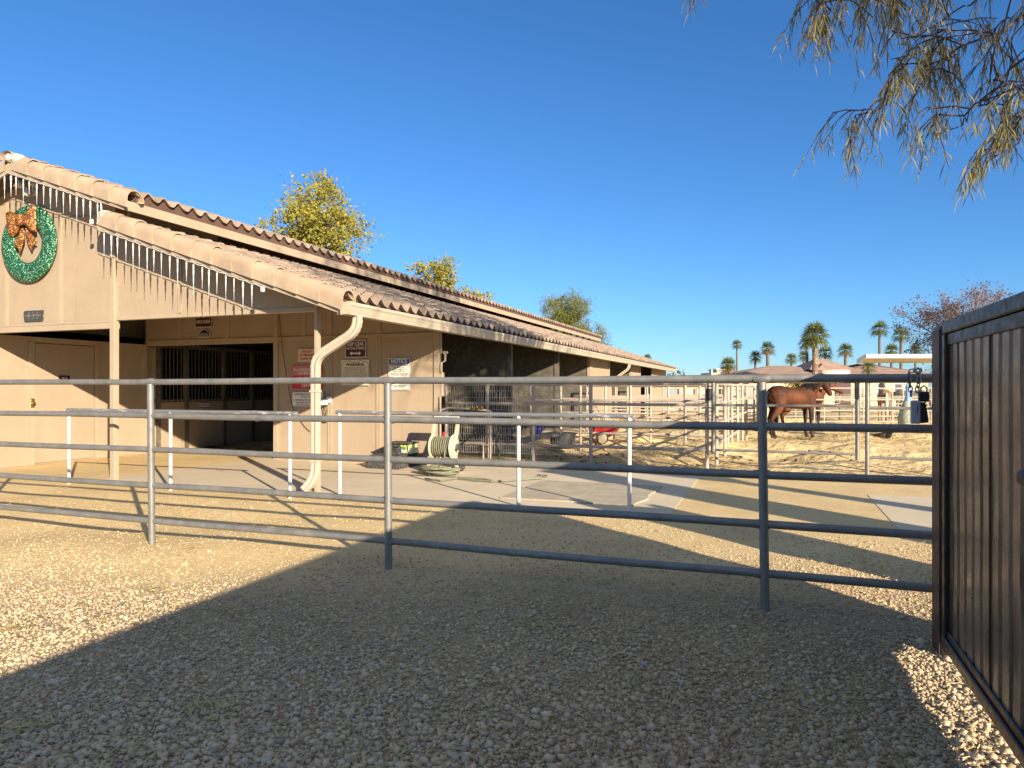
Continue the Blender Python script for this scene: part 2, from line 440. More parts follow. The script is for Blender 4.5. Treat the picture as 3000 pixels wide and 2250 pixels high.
t.box(-13.62, -13.5, YF - .02, YF, 0, 2.5)
t.build('wall_trim', MAT['trim'], barn, smooth=False)
# posts carrying the front
p = MB(); p.box(-10.225, -10.12, YF - .05, YF + .045, 0, 3.98, .006); p.box(-10.118, -10.112, YF - .03, YF + .03, 0, 3.9)
p.build('porch_post', MAT['trim'], barn, smooth=False)
p = MB(); p.box(-6.215, -6.16, YF - .03, YF + .06, 0, 2.84, .005); p.box(-6.158, -6.153, YF - .01, YF + .04, 0, 2.82)
p.build('porch_post', MAT['trim'], barn, smooth=False)
# tack room wall with its door, seen from the aisle side
w = MB(); w.box(-13.7, -13.6, YF + .09, YW, 0, 2.52); w.build('tack_room_wall', MAT['wall'], barn, smooth=False)
t = MB(); t.box(-13.6, -13.575, YF + .1, YW, 2.42, 2.52); t.box(-13.6, -13.56, 9.45, 9.56, 0, 2.42); t.box(-13.6, -13.565, 10.86, 10.95, 0, 2.42)
t.box(-13.6, -13.57, YW - .12, YW - .005, 0, 2.42); t.build('wall_trim', MAT['trim'], barn, smooth=False)
d = MB(); d.box(-13.6, -13.57, 9.575, 10.845, .03, 2.40, .006); door = d.build('tack_door', MAT['wall'], barn, smooth=False)
h = MB(); h.box(-13.56, -13.545, 9.46, 9.55, 1.13, 1.31, .01); h.tube([(-13.545, 9.5, 1.22), (-13.50, 9.5, 1.22), (-13.49, 9.5, 1.22)], [.014, .014, .028], 10)
h.tube([(-13.545, 9.5, 1.27), (-13.53, 9.5, 1.27)], .018, 10); hd = h.build('door_lock', MAT['brass'], barn)
hd.parent = door
# wall over the aisle, and the wall that carries the signs
w = MB(); w.box(-13.6, -9.965, YW, YW + .09, 2.49, 4.28)
w.build('aisle_header', MAT['wall'], barn, smooth=False)
t = MB(); t.box(-13.6, -9.965, YW - .025, YW, 2.49, 2.61)
for px_ in (528, 667):
    x = on_y(px_, 1000, YW).x; t.box(x - .05, x + .05, YW - .018, YW, 2.61, 4.2)
t.box(-13.6, -13.5, YW - .018, YW, 2.61, 3.4); t.build('wall_trim', MAT['trim'], barn, smooth=False)
w = MB(); w.prism_y([(-9.96, 0), (-6.05, 0), (-6.05, dL(-6.05) - .03), (-9.96, dL(-9.96) - .03)], YW, YW + .1); w.build('sign_wall', MAT['wall'], barn, smooth=False)
t = MB(); t.box(-9.97, -9.86, YW - .03, YW, 0, 3.9); t.box(-6.15, -6.03, YW - .03, YW, 0, 2.72)
for px_, top in ((967, 1), (1110, 1)):
    x = on_y(px_, 1000, YW).x; t.box(x - .05, x - .012, YW - .02, YW, 0, 2.545); t.box(x + .012, x + .05, YW - .02, YW, 0, 2.545)
    t.box(x - .012, x + .012, YW - .008, YW, 0, 2.545); t.box(x - .05, x + .05, YW - .02, YW, 2.605, dL(x) - .05)
t.box(-9.855, -6.155, YW - .025, YW, 2.55, 2.60)
t.box(-9.25, -9.15, YW - .02, YW, 2.605, 3.8)
t.build('wall_trim', MAT['trim'], barn, smooth=False)
# inside of the aisle: stall fronts on the left, closed wall on the right
def sx(px_): return on_x(px_, 1100, -13.75).y
ysplit = [YW + .1, sx(462), sx(545), sx(655), sx(738), 24.0, 27.7, 31.4, 35.1, 38.8, 42.5]
k = MB(); k.box(-13.83, -13.75, YW + .1, 43, 0, 1.17); k.build('stall_kickboard', MAT['wall'], barn, smooth=False)
k = MB()
for y in ysplit[1:]: k.box(-13.80, -13.70, y - .05, y + .05, 0, 2.5)
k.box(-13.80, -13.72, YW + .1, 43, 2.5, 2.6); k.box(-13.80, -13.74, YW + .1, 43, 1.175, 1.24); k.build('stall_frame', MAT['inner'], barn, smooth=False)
k = MB(); k.box(-13.79, -13.74, YW + .14, ysplit[1] - .06, 1.25, 2.48); k.build('feed_door', MAT['wall'], barn, smooth=False)
k = MB(); y = ysplit[1] + .15
while y < 30:
    if min(abs(y - q) for q in ysplit) > .07: k.tube([(-13.77, y, 1.22), (-13.77, y, 2.5)], .011, 6, cap=False)
    y += .115
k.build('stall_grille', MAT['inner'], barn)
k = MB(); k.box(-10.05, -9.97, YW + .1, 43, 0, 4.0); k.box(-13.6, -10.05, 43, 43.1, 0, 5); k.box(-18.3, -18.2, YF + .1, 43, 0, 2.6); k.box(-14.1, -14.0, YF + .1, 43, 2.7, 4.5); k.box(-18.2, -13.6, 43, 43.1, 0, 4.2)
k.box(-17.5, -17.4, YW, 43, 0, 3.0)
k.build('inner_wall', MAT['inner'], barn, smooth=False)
# outer stalls: partitions under the eave, outer posts, and closed bays further along
for y in (16.1, 20.15, 24.15, 27.2, 31.9, 34.2, 43.0):
    k = MB(); k.prism_y([(-9.96, 0), (-6.12, 0), (-6.12, 2.60), (-9.96, 3.85)], y, y + .06); k.build('stall_partition', MAT['inner'], barn, smooth=False)
    for x in ((-8.0,) if y < 30 else ()):
        q = MB(); q.box(x - .05, x + .05, y - .012, y, 0, 2.9); q.build('partition_batten', MAT['inner'], barn, smooth=False)
    q = MB(); q.box(-6.12, -6.0, y - .03, y + .09, 0, dL(-6.06) - .03); q.build('eave_post', MAT['inner'] if y < 24 else MAT['trim'], barn, smooth=False)
for a, b_ in ((24.24, 27.17), (31.99, 34.17), (38, 43)):
    k = MB(); k.box(-6.1, -6.04, a, b_, 0, 2.84); k.build('outer_wall', MAT['wall'], barn, smooth=False)
k = MB(); k.box(-6.04, -6.02, 25.6, 25.66, 0, 2.8); k.box(-6.10, -6.04, YW + .1, 38, 2.66, 2.83); k.build('eave_beam', MAT['trim'], barn, smooth=False)
# clerestory between the two roofs
k = MB(); k.box(-9.99, -9.93, YF + .09, 10.55, 3.9, dU(-9.95) - .02); k.build('clerestory_panel', MAT['wall'], barn, smooth=False)
y = 10.6
while y < 40.2:
    k = MB(); k.box(-9.99, -9.90, y - .05, y + .05, 3.9, dU(-9.95) - .02); y += 1.32; k.build('clerestory_post', MAT['deck'], barn, smooth=False)
# roof decks
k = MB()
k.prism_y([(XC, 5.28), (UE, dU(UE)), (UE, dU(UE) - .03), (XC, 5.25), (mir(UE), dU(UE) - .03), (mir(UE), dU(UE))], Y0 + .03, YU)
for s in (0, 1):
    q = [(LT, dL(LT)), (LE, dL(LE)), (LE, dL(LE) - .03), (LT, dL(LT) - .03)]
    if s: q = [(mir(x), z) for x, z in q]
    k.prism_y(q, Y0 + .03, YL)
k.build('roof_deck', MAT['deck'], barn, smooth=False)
# fascias
k = MB()
def rakeboard(x0, x1, fn, y0, h=.15, th=.035):
    k.prism_y([(x0, fn(x0) - h), (x1, fn(x1) - h), (x1, fn(x1) + .01), (x0, fn(x0) + .01)], y0, y0 + th)
rakeboard(XC, UE, dU, Y0 - .01); rakeboard(mir(UE), XC - .0005, dU, Y0 - .01)
rakeboard(LT - .05, LE, dL, Y0 - .006); rakeboard(mir(LE), mir(LT), dL, Y0 - .006)
k.box(UE, UE + .035, Y0 + .026, YU, dU(UE) - .15, dU(UE) + .0)
k.box(LE - .035, LE, Y0 + .03, YL, dL(LE) - .17, dL(LE) + .0)
rakeboard(XC, UE, dU, YU); rakeboard(LT, LE, dL, YL)
k.build('fascia', MAT['trim'], barn, smooth=False)
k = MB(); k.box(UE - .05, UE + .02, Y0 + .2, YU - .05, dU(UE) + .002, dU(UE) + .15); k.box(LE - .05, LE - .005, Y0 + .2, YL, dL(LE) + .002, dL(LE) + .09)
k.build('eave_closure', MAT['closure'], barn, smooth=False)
# tiles
def tiles(xt, xe, fn, y0, y1, course=.345, per=.30, ns=10, lift=0.0):
    k = MB(); L = abs(xe - xt); n = int(round(L / course)); st = L / n; sg = 1 if xe > xt else -1
    ys = np.arange(y0, y1 + 1e-6, per / ns)
    prof = [1.5 * .031 * math.cos(2 * math.pi * y / per) + .010 * math.cos(4 * math.pi * y / per + .6) for y in ys]
    for i in range(n):
        xa = xt + sg * st * i; xb = xa + sg * st + sg * .035
        za, zb = fn(xa) + .075 + lift, fn(xb) + .132 + lift
        jit = [rng.uniform(-.006, .006) for _ in range(int((y1 - y0) / per) + 2)]
        rows = [[], [], [], []]
        for y, h in zip(ys, prof):
            j = jit[int((y - y0) / per)]
            rows[0].append((xa, y, za + h)); rows[1].append((xb + j, y, zb + h)); rows[2].append((xb + j, y, zb + h - .022)); rows[3].append((xa, y, za + h - .02))
        k.sheet(rows)
    return k
tiles(XC, UE + .06, dU, Y0 + .12, YU, lift=.05).build('upper_roof_tiles', MAT['tile'], barn, ang=50, fix=False)
tiles(XC, mir(UE) - .06, dU, Y0 + .12, YU, .8, .6, 4).build('upper_roof_tiles', MAT['tile'], barn, ang=50, fix=False)
tiles(LT, LE + .05, dL, Y0 + .12, YL).build('lower_roof_tiles', MAT['tile'], barn, ang=50, fix=False)
tiles(mir(LT), mir(LE), dL, Y0 + .12, YL, .8, .6, 4).build('lower_roof_tiles', MAT['tile'], barn, ang=50, fix=False)
# rake tiles: barrel tops with a skirt hanging over the fascia
def rakes(x0, x1, fn, n, y0=Y0, z_off=.06):
    k = MB(); sg = 1 if x1 > x0 else -1
    for i in range(n):
        a = x0 + (x1 - x0) * i / n; b_ = x0 + (x1 - x0) * (i + 1) / n + sg * .05
        jr = rng.uniform(-.006, .006)
        rows = []
        for x, kx, th in ((a, .86, 0), (b_, 1.10, 0), (b_, .98, 1), (a, .80, 1)):
            r = .15 * kx; row = []
            zb = fn(x) + z_off
            row.append((x, y0 - .045 - (.0 if not th else -.016) - (kx - 1) * .15, zb - .15 + th * .002))
            for q in range(9):
                an = math.pi * (1 - q / 8)
                row.append((x, y0 + .105 + math.cos(an) * r, zb - .015 + math.sin(an) * r + jr))
            row.append((x, y0 + .21, zb - .04))
            rows.append(row)
        k.sheet(rows)
    return k
rakes(XC + .08, UE + .07, dU, 7).build('rake_tiles', MAT['rake'], barn, ang=40, fix=False)
rakes(XC - .08, mir(UE), dU, 7).build('rake_tiles', MAT['rake'], barn, ang=40, fix=False)
rakes(LT - .02, LE + .06, dL, 12).build('rake_tiles', MAT['rake'], barn, ang=40, fix=False)
rakes(mir(LT), mir(LE), dL, 12).build('rake_tiles', MAT['rake'], barn, ang=40, fix=False)
k = MB(); y = Y0 - .06
while y < YU:
    q = MB(); rows = []
    for yy, kx in ((y, 1.06), (y + .42, .94)):
        rows.append([(XC + math.cos(math.pi * i / 8) * .15 * kx, yy, 5.36 + math.sin(math.pi * i / 8) * .12 * kx) for i in range(9)])
    k.sheet(rows); y += .38
k.build('ridge_tiles', MAT['rake'], barn, ang=40, fix=False)
k = MB(); k.lathe([(.10, -.06), (.14, -.03), (.15, .04), (.11, .09), (.001, .11)], (XC + .0, Y0 + .1, 5.37), 14)
k.lathe([(.09, -.05), (.12, .0), (.11, .05), (.07, .09), (.001, .10)], (XC + .17, Y0 + .05, 5.33), 14)
k.build('ridge_mortar', MAT['mortar'], barn)
k = MB(); k.lathe([(.07, -.10), (.10, -.06), (.11, .04), (.08, .09), (.001, .11)], (LT + .05, Y0 + .10, dL(LT) + .05), 14, cap=False)
k.build('rake_mortar', MAT['mortar'], barn)
# gutter and its pipes
gx = LE + .002
k = MB()
prof = [(gx, 2.70), (gx + .004, 2.525), (gx + .085, 2.525), (gx + .095, 2.56), (gx + .118, 2.63), (gx + .135, 2.655), (gx + .135, 2.69), (gx + .128, 2.695), (gx + .122, 2.66), (gx + .108, 2.635), (gx + .08, 2.54), (gx + .01, 2.54), (gx + .006, 2.70)]
k.prism_y([(x, z - .005) for x, z in prof], Y0 + .10, YL); k.box(gx, gx + .132, Y0 + .095, Y0 + .1, 2.52, 2.688)
gut = k.build('gutter', MAT['gutter'], barn, smooth=False)
def pipe_path(pts, w, hgt, name, parent):
    """rectangular down pipe with crimped elbows along a path"""
    k = MB(); pts = [Vector(p) for p in pts]
    path = []
    for i, p in enumerate(pts):
        if 0 < i < len(pts) - 1:
            a = (pts[i-1] - p).normalized(); c = (pts[i+1] - p).normalized(); Rr = .16
            A = p + a * Rr; C_ = p + c * Rr
            for j in range(11):
                t_ = j / 10
                path.append(((1-t_)**2 * A + 2*t_*(1-t_) * p + t_*t_ * C_, 1 + (.05 if j % 2 else -.03)))
        else: path.append((p, 1.0))
    rows = []
    for i, (p, s_) in enumerate(path):
        a = path[max(0, i-1)][0]; c = path[min(len(path)-1, i+1)][0]
        tn = (c - a).normalized(); sd = Vector((0, 1, 0)); n_ = sd.cross(tn).normalized()
        row = []
        for u, v in ((-1,-.8),(-.8,-1),(-.3,-1),(-.25,-.93),(.25,-.93),(.3,-1),(.8,-1),(1,-.8),(1,.8),(.8,1),(-.8,1),(-1,.8),(-1,-.8)):
            row.append(p + n_ * (u * w / 2 * s_) + sd * (v * hgt / 2 * s_))
        rows.append(row)
    k.sheet(rows); return k.build(name, MAT['gutter'], parent, ang=50)
pipe_path([(gx + .06, Y0 + .38, 2.53), (gx + .06, Y0 + .38, 2.32), (-6.14, YF - .10, 1.95), (-6.14, YF - .10, .22), (-6.28, YF - .16, .05)], .125, .09, 'downspout', barn)
pipe_path([(gx + .06, 28.4, 2.53), (gx + .06, 28.4, 2.34), (-5.98, 28.4, 1.95), (-5.98, 28.4, .1)], .11, .09, 'downspout', barn)
for z in (1.45, .45):
    k = MB(); k.box(-6.21, -6.07, YF - .152, YF - .05, z, z + .03); k.build('pipe_strap', MAT['gutter'], barn, smooth=False)
# conduit and switch box at the corner of the sign wall
k = MB(); k.box(-6.025, -5.97, YW - .02, YW + .08, 1.35, 1.82, .01); k.build('meter_box', MAT['trim'], barn, smooth=False)
k = MB(); k.tube([(-5.98, YW - .04, 1.82), (-5.98, YW - .04, 2.0), (-5.90, YW - .04, 2.04), (-5.9, YW - .04, 2.2)], .022, 8); k.tube([(-5.99, YW - .03, 2.2), (-5.99, YW - .03, 2.62)], .016, 8); k.tube([(-6.0, YW - .05, 1.35), (-6.0, YW - .05, .0)], .02, 8)
k.tube([(-5.94, YW - .04, 2.2), (-5.85, YW - .04, 2.2)], .03, 8)
k.build('conduit', MAT['trim'], barn)
# ------------------------------------------------------------------ front pipe fence
FY = 5.1
fence = thing('pipe_fence', 'galvanised five rail pipe fence across the front of the yard', 'fence', (-3, FY, 0))
RZ = (1.568, 1.24, .91, .567, .225)
for z in RZ:
    k = MB(); k.tube([(x, FY + rng.uniform(-.004, .004), z + (.004 * math.sin(x * 1.7 + z * 5))) for x in np.linspace(-14.5, .96, 17)], .0285, 14)
    k.build('rail', MAT['galv'], fence)
for x, lean in ((-14.0, .0), (-11.2, .0), (-8.35, .01), (-5.62, .02), (-3.0, .008), (-.06, .022)):
    y = FY - .012
    k = MB(); k.tube([(x + lean, y, -.25), (x + lean, y, 0), (x, y, 1.545)], .0315, 14)
    post = k.build('post', MAT['galv'], fence)
    for z in RZ:
        c = MB(); c.tube([(x - .055, FY, z), (x - .025, FY, z), (x, FY, z), (x + .025, FY, z), (x + .055, FY, z)], [.0286, .033, .0335, .033, .0286], 12, cap=False)
        c.build('weld_collar', MAT['galv'], post)
# hitching rails
def hitch(name, label, xs, y, z, x0, x1, r):
    t = thing(name, label, 'hitching rail', (xs[0], y, 0), group='hitching rails in front of the barn')
    k = MB(); k.tube([(x0, y, z), (x1, y, z)], r, 14); k.build('top_rail', MAT['wornrail'], t)
    for x in xs:
        k = MB(); k.tube([(x, y, -.2), (x, y, z - .01)], r * .96, 14); k.build('post', MAT['whitepipe'], t)
    return t
h1 = hitch('hitching_rail', 'white posted hitching rail standing in front of the dark aisle opening', (-10.43, -8.33, -6.19), 7.9, 1.165, -10.47, -6.07, .027)
k = MB(); k.ring((-6.75, 7.9, 1.10), .055, .006, Matrix.Rotation(R(90), 3, 'X'), 18, 6); k.build('tie_ring', MAT['chain'], h1)
hitch('hitching_rail', 'white posted hitching rail standing in front of the wire mesh panel', (-5.70, -3.02, -1.60), 8.36, 1.168, -5.76, -1.56, .027)

# ------------------------------------------------------------------ run panels of tan pipe
PZ = (1.60, 1.20, .78, .36)
def panel(name, label, p0, p1, posts, mat, group=None, zs=PZ, r=.032, h=1.62, cat='fence panel'):
    p0, p1 = Vector((p0[0], p0[1], 0)), Vector((p1[0], p1[1], 0))
    t = thing(name, label, cat, p0, group=group)
    for z in zs:
        k = MB(); k.tube([p0 + Vector((0, 0, z)), p0.lerp(p1, .5) + Vector((0, 0, z - .006)), p1 + Vector((0, 0, z))], r, 10); k.build('rail', mat, t)
    for f in posts:
        q = p0.lerp(p1, f); k = MB(); k.tube([(q.x, q.y, -.2), (q.x, q.y, h)], r * 1.15, 10); k.build('post', mat, t)
    return t
RY = 13.45
mp = panel('run_fence_panel', 'tan pipe run panel covered with buckled wire mesh beside the sign wall', (-6.5, RY), (-3.34, RY), (0.0, .30, .62, 1.0), MAT['tanpipe'])
k = MB()
def wire(pts, r=.0032): k.tube(pts, r, 4, cap=False)
nx = 62
for i in range(nx + 1):
    x = -6.48 + i * .0505; bow = rng.uniform(-.02, .02); bw = rng.uniform(-.012, .012)
    wire([(x + (rng.uniform(-.013, .013) if z > .4 else 0) , RY - .045 + bw * math.sin(z * 7), z) for z in (1.58, 1.48, 1.36, 1.25, 1.15, 1.0, .85, .7, .55, .4, .27, .16)])
for j in range(12):
    z = 1.58 - j * .128
    wire([(x, RY - .042, z + rng.uniform(-.008, .008)) for x in np.linspace(-6.5, -3.32, 24)])
k.build('wire_mesh', MAT['wire'], mp)
panel('run_fence_panel', 'plain tan pipe run panel between the wire mesh and the grey gate', (-3.30, RY), (-1.12, RY), (1.0,), MAT['tanpipe'])
# run dividers behind, and the outer line that runs back from the gate
for i, (y, lab) in enumerate(((17.6, 'shaded tan rail panel across the runs nearest behind the wire mesh'), (20.4, 'cream rail panel across the runs beyond the red cart'), (23.6, 'sunlit cream rail panel, third one back across the runs'), (27.4, 'distant cream rail panel, fourth one across the runs'), (31.4, 'more distant cream rail panel, fifth one across the runs'), (35.6, 'farthest cream rail panel, last one across the runs'))):
    x1 = -1.04 + (y - 14.8) * .04
    panel('run_divider', lab, (-6.0, y), (x1 - .05, y), (0, .27, .53, .8, 1.0), MAT['tanpipe'] if i == 0 else MAT['creampipe'], 'rail panels across the horse runs')
e1 = -1.04 + (22.9 - 14.8) * .04
panel('outer_run_fence', 'cream rail fence running back from the grey gate towards the horses', (-1.04, 14.8), (e1, 22.9), (0, .2, .4, .6, .8, 1.0), MAT['creampipe'])
panel('outer_run_fence', 'far cream rail fence carrying the small hay net left of the bay horse', (e1 + .3, 24.2), (e1 + .62, 31.0), (0, .35, .7, 1.0), MAT['creampipe'])
# galvanised gate with its latch, and the panel to the right of it
GY = 13.36
gt = thing('galvanised_gate', 'grey galvanised pipe gate in front of the bay horse', 'gate', (-1.02, GY, 0))
for z in (1.62, 1.20, .78, .37):
    k = MB(); k.tube([(-1.0, GY, z), (1.40, GY - .02, z)], .024, 12); k.build('rail', MAT['galv'], gt)
k = MB(); k.tube([(-1.0, GY, .30), (-1.0, GY, 1.66)], .034, 12); k.tube([(-1.0, GY, .34), (-1.0, GY, .52)], .045, 12); k.build('hinge_stile', MAT['galv'], gt)
k = MB(); k.tube([(1.40, GY - .02, .27), (1.40, GY - .02, 1.64)], .037, 12); k.build('latch_stile', MAT['galv'], gt)
k = MB(); k.box(1.35, 1.42, GY - .08, GY - .04, 1.32, 1.62, .01); k.box(1.18, 1.62, GY - .075, GY - .035, 1.60, 1.66, .01); k.build('latch', MAT['black'], gt)
k = MB(); k.tube([(-1.07, GY - .03, 1.28), (-1.07, GY - .03, 1.50)], .055, 12); k.build('hinge_sleeve', MAT['black'], gt)
gp = thing('galvanised_fence_panel', 'grey galvanised rail panel right of the gate latch', 'fence panel', (1.55, GY, 0))
for z in (1.62, 1.17, .78, .32):
    k = MB(); k.tube([(1.55, GY - .03, z), (4.6, GY - .15, z)], .024, 12); k.build('rail', MAT['galv'], gp)
for x in (1.55, 4.6):
    k = MB(); k.tube([(x, GY - .03, -.2), (x, GY - .03, 1.64)], .036, 12); k.build('post', MAT['galv'], gp)
k = MB(); k.tube([(2.64, GY - .1, -.1), (2.60, GY - .1, .5), (2.54, GY - .1, 1.25)], .045, 12); sp = k.build('leaning_pole', MAT['galv'], gp)
# far round-pen rails around the other horses
for (a, b_, lab) in ((fwd(10.03, 23.1), fwd(16.5, 23.1), 'white rail fence between the two bay horses'), (fwd(9.2, 27.5), fwd(17, 27.5), 'pale rail pen fence behind both bay horses'), (fwd(9.4, 33.5), fwd(20, 33.5), 'thin pale rail pen fence in front of the palomino horse'),
                     (fwd(9.8, 42.0), fwd(24, 42.0), 'most distant pale rail fence before the house')):
    panel('pen_fence', lab, (a.x, a.y), (b_.x, b_.y), (0, .2, .4, .6, .8, 1.0), MAT['creampipe'], 'pale rail pens in front of the house', (1.52, 1.14, .78, .42), .022, 1.54)

# ------------------------------------------------------------------ brown yard gate, swung open beside the camera
GX = .88
pt = thing('gate_post', 'dark brown square steel post at the end of the pipe fence', 'post', (.95, 4.67, 0))
k = MB(); k.box(.905, 1.005, 4.57, 4.77, -.3, 1.862, .006); k.build('shaft', [MAT['darkpost']], pt)
k = MB(); k.box(.8995, .9045, 4.576, 4.764, -.2, 1.84); k.build('brown_face', MAT['brownpost'], pt, smooth=False)
fx = thing('shadow_panel', 'short metal panel added unseen behind the dark gate post to cast shadow', 'fence panel', (1.25, 4.70, 0))  # added unseen panel, keeps the sun off the rails by the post
k = MB(); k.box(1.01, 1.56, 4.69, 4.72, .06, 1.84); k.build('sheet', MAT['sheet'], fx, smooth=False)
k = MB(); k.box(1.51, 1.56, 4.73, 4.78, -.2, 1.84); k.build('post', MAT['darkpost'], fx, smooth=False)
yg = thing('yard_gate', 'large brown corrugated sheet metal gate swung open in front', 'gate', (GX, 4.41, 0))
ya, yb = 4.41, -3.2
k = MB(); k.box(GX + .045, GX + .062, ya + .002, 4.565, .06, 1.85); k.build('shade_filler', MAT['darkpost'], yg, smooth=False)  # added filler behind the leaf, blocks sun through the hinge gap
k = MB(); k.box(GX, GX + .055, yb, ya, 1.80, 1.865, .006); k.box(GX + .012, GX + .05, yb, ya - .06, 1.735, 1.797, .004)
k.build('top_rail', MAT['darkpost'], yg, smooth=False)
k = MB(); k.box(GX, GX + .055, ya - .06, ya, .07, 1.798, .005); k.box(GX + .02, GX + .05, ya - .16, ya - .064, .10, 1.733, .004); k.build('stile', MAT['darkpost'], yg, smooth=False)
k = MB(); k.box(GX - .004, GX + .055, yb, ya - .002, .088, .148, .006); k.box(GX + .010, GX + .05, yb, ya - .06, .150, .19, .004); k.build('bottom_rail', MAT['darkpost'], yg, smooth=False)
# corrugated sheet: flat ribs with sloped valleys
k = MB(); y = ya - .15; prof = []
while y > yb + .05:
    for dy, dx in ((0, .0), (.084, .0), (.098, .028), (.124, .028), (.138, .0)): prof.append((y - dy, GX + .022 + dx))
    y -= .139
rows = []
for z in np.linspace(.16, 1.76, 9): rows.append([(x + .0015 * math.sin(z * 9 + yy * 5), yy, z) for yy, x in prof])
k.sheet(rows); k.sheet([[(x + .003, yy, z) for yy, x in prof] for z in (.16, 1.76)][::-1])
k.build('sheet', MAT['sheet'], yg, ang=20, fix=False)
k = MB(); k.box(GX + .016, GX + .0215, 3.585, 3.60, .15, 1.735); k.box(GX + .016, GX + .0215, 2.10, 2.115, .15, 1.735); k.build('sheet_seam', MAT['darkpost'], yg, smooth=False)
k = MB(); k.box(GX - .03, GX + .02, 2.90, 3.07, 1.15, 1.20, .01); k.box(GX - .008, GX + .02, 2.70, 2.9, 1.12, 1.23, .006); k.build('latch_box', MAT['black'], yg, smooth=False)
for z in (.45, 1.0, 1.5):
    k = MB(); k.tube([(GX + .052, ya + .08, z - .05), (GX + .052, ya + .08, z + .05)], .02, 8); k.build('hinge', MAT['darkpost'], yg)
# chain, padlock and key box on the fence end
cx_, cy_ = .875, FY - .05
ch = thing('lock_chain', 'steel chain looped over the top rail beside the dark post', 'chain', (cx_, cy_, 1.5))
k = MB()
def link(c, rot, L=.030, r=.0042):
    M = rot; pts = []
    for i in range(14):
        a = 2 * math.pi * i / 14
        pts.append(Vector(c) + M @ Vector((math.cos(a) * L * .38, 0, math.sin(a) * L * .5 + (.006 if math.sin(a) > 0 else -.006))))
    k.tube(pts, r, 6, closed=True)
for i in range(5): link((cx_ + .006 * math.sin(i), cy_ - .01, 1.612 - i * .029), Matrix.Rotation(R(25 + 90 * (i % 2)), 3, 'Z'))
for i in range(4): link((cx_ - .03 + .016 * i, cy_ + .0 + .03 * (i % 2), 1.615), Matrix.Rotation(R(80), 3, 'Y') @ Matrix.Rotation(R(90 * (i % 2)), 3, 'X'))
for i in range(5): link((cx_ - .045 + .003 * i, cy_ + .03, 1.585 - i * .029), Matrix.Rotation(R(60 + 90 * (i % 2)), 3, 'Z'))
k.build('links', MAT['chain'], ch)
pl = thing('padlock', 'black padlock hanging from the steel chain', 'padlock', (cx_ + .03, cy_, 1.42))
k = MB(); k.box(cx_ + .0, cx_ + .062, cy_ - .03, cy_ + .0, 1.418, 1.482, .008); k.build('body', MAT['black'], pl, smooth=False)
k = MB(); k.tube([(cx_ + .014, cy_ - .015, 1.478), (cx_ + .014, cy_ - .015, 1.505), (cx_ + .031, cy_ - .015, 1.52), (cx_ + .048, cy_ - .015, 1.505), (cx_ + .048, cy_ - .015, 1.478)], .0055, 8); k.build('shackle', MAT['chain'], pl)
kb = thing('key_box', 'grey and black key lock box hanging below the padlock', 'lock box', (cx_, cy_, 1.3))
k = MB(); k.box(cx_ - .045, cx_ + .010, cy_ - .045, cy_ - .01, 1.278, 1.425, .006); k.build('front', plain('pale_grey_plastic', (.42, .43, .47), .5, var=.05), kb, smooth=False)
k = MB(); k.prism_y([(cx_ + .012, 1.282), (cx_ + .052, 1.29), (cx_ + .046, 1.35), (cx_ + .032, 1.415), (cx_ + .012, 1.415)], cy_ - .05, cy_ - .006); k.build('body', MAT['black'], kb, smooth=False)
k = MB(); k.prism_y([(cx_ - .01, 1.39), (cx_ - .005, 1.40), (cx_ - .01, 1.34), (cx_ - .013, 1.34)], cy_ - .047, cy_ - .0455); k.build('keyhole_mark', MAT['ink'], kb, smooth=False)
k = MB(); p0 = Vector((2.56, GY - .18, 1.2))
lc = thing('hanging_chain', 'thin dark chain hanging from the grey panel rail', 'chain', p0)
for i in range(24):
    c = p0 + Vector((.006 * i - .0, 0, -.042 * i)); M = Matrix.Rotation(R(90 * (i % 2)), 3, 'Z')
    k.tube([c + M @ Vector((math.cos(2*math.pi*j/10) * .014, 0, math.sin(2*math.pi*j/10) * .028)) for j in range(10)], .005, 5, closed=True)
k.build('links', MAT['chain'], lc)

# ------------------------------------------------------------------ things on the slab
for i, (x0, x1, lab) in enumerate(((-3.46, -2.478, 'dusty grey rubber mat lying on the slab, left of its pair'), (-2.47, -1.55, 'dusty grey rubber mat by the slab edge, right of its pair'))):
    k = MB(); rows = []
    for z_, e in ((.014, 0), (.034, .004), (.036, .012)):
        pass
    nx_, ny_ = 10, 16; P = []
    for a in range(nx_ + 1):
        row = []
        for c in range(ny_ + 1):
            x = x0 + (x1 - x0) * a / nx_; y = 8.85 + 1.9 * c / ny_
            if i == 1 and a >= nx_ - 1: x -= .05 * max(0, math.sin(y * 4)) + (.25 * max(0, (9.4 - y)) if a == nx_ else 0)
            row.append((x, y, .022 + .004 * math.sin(x * 5 + y * 3) * (1 if 0 < a < nx_ and 0 < c < ny_ else .5)))
        P.append(row)
    k.sheet(P)
    edge = [P[a][0] for a in range(nx_ + 1)] + [P[nx_][c] for c in range(1, ny_ + 1)] + [P[a][ny_] for a in range(nx_ - 1, -1, -1)] + [P[0][c] for c in range(ny_ - 1, -1, -1)]
    k.sheet([edge, [(x, y, .004) for x, y, z in edge]])
    tag(k.build('rubber_mat', MAT['mat'], ang=40), lab, 'mat', 'rubber mats on the slab')
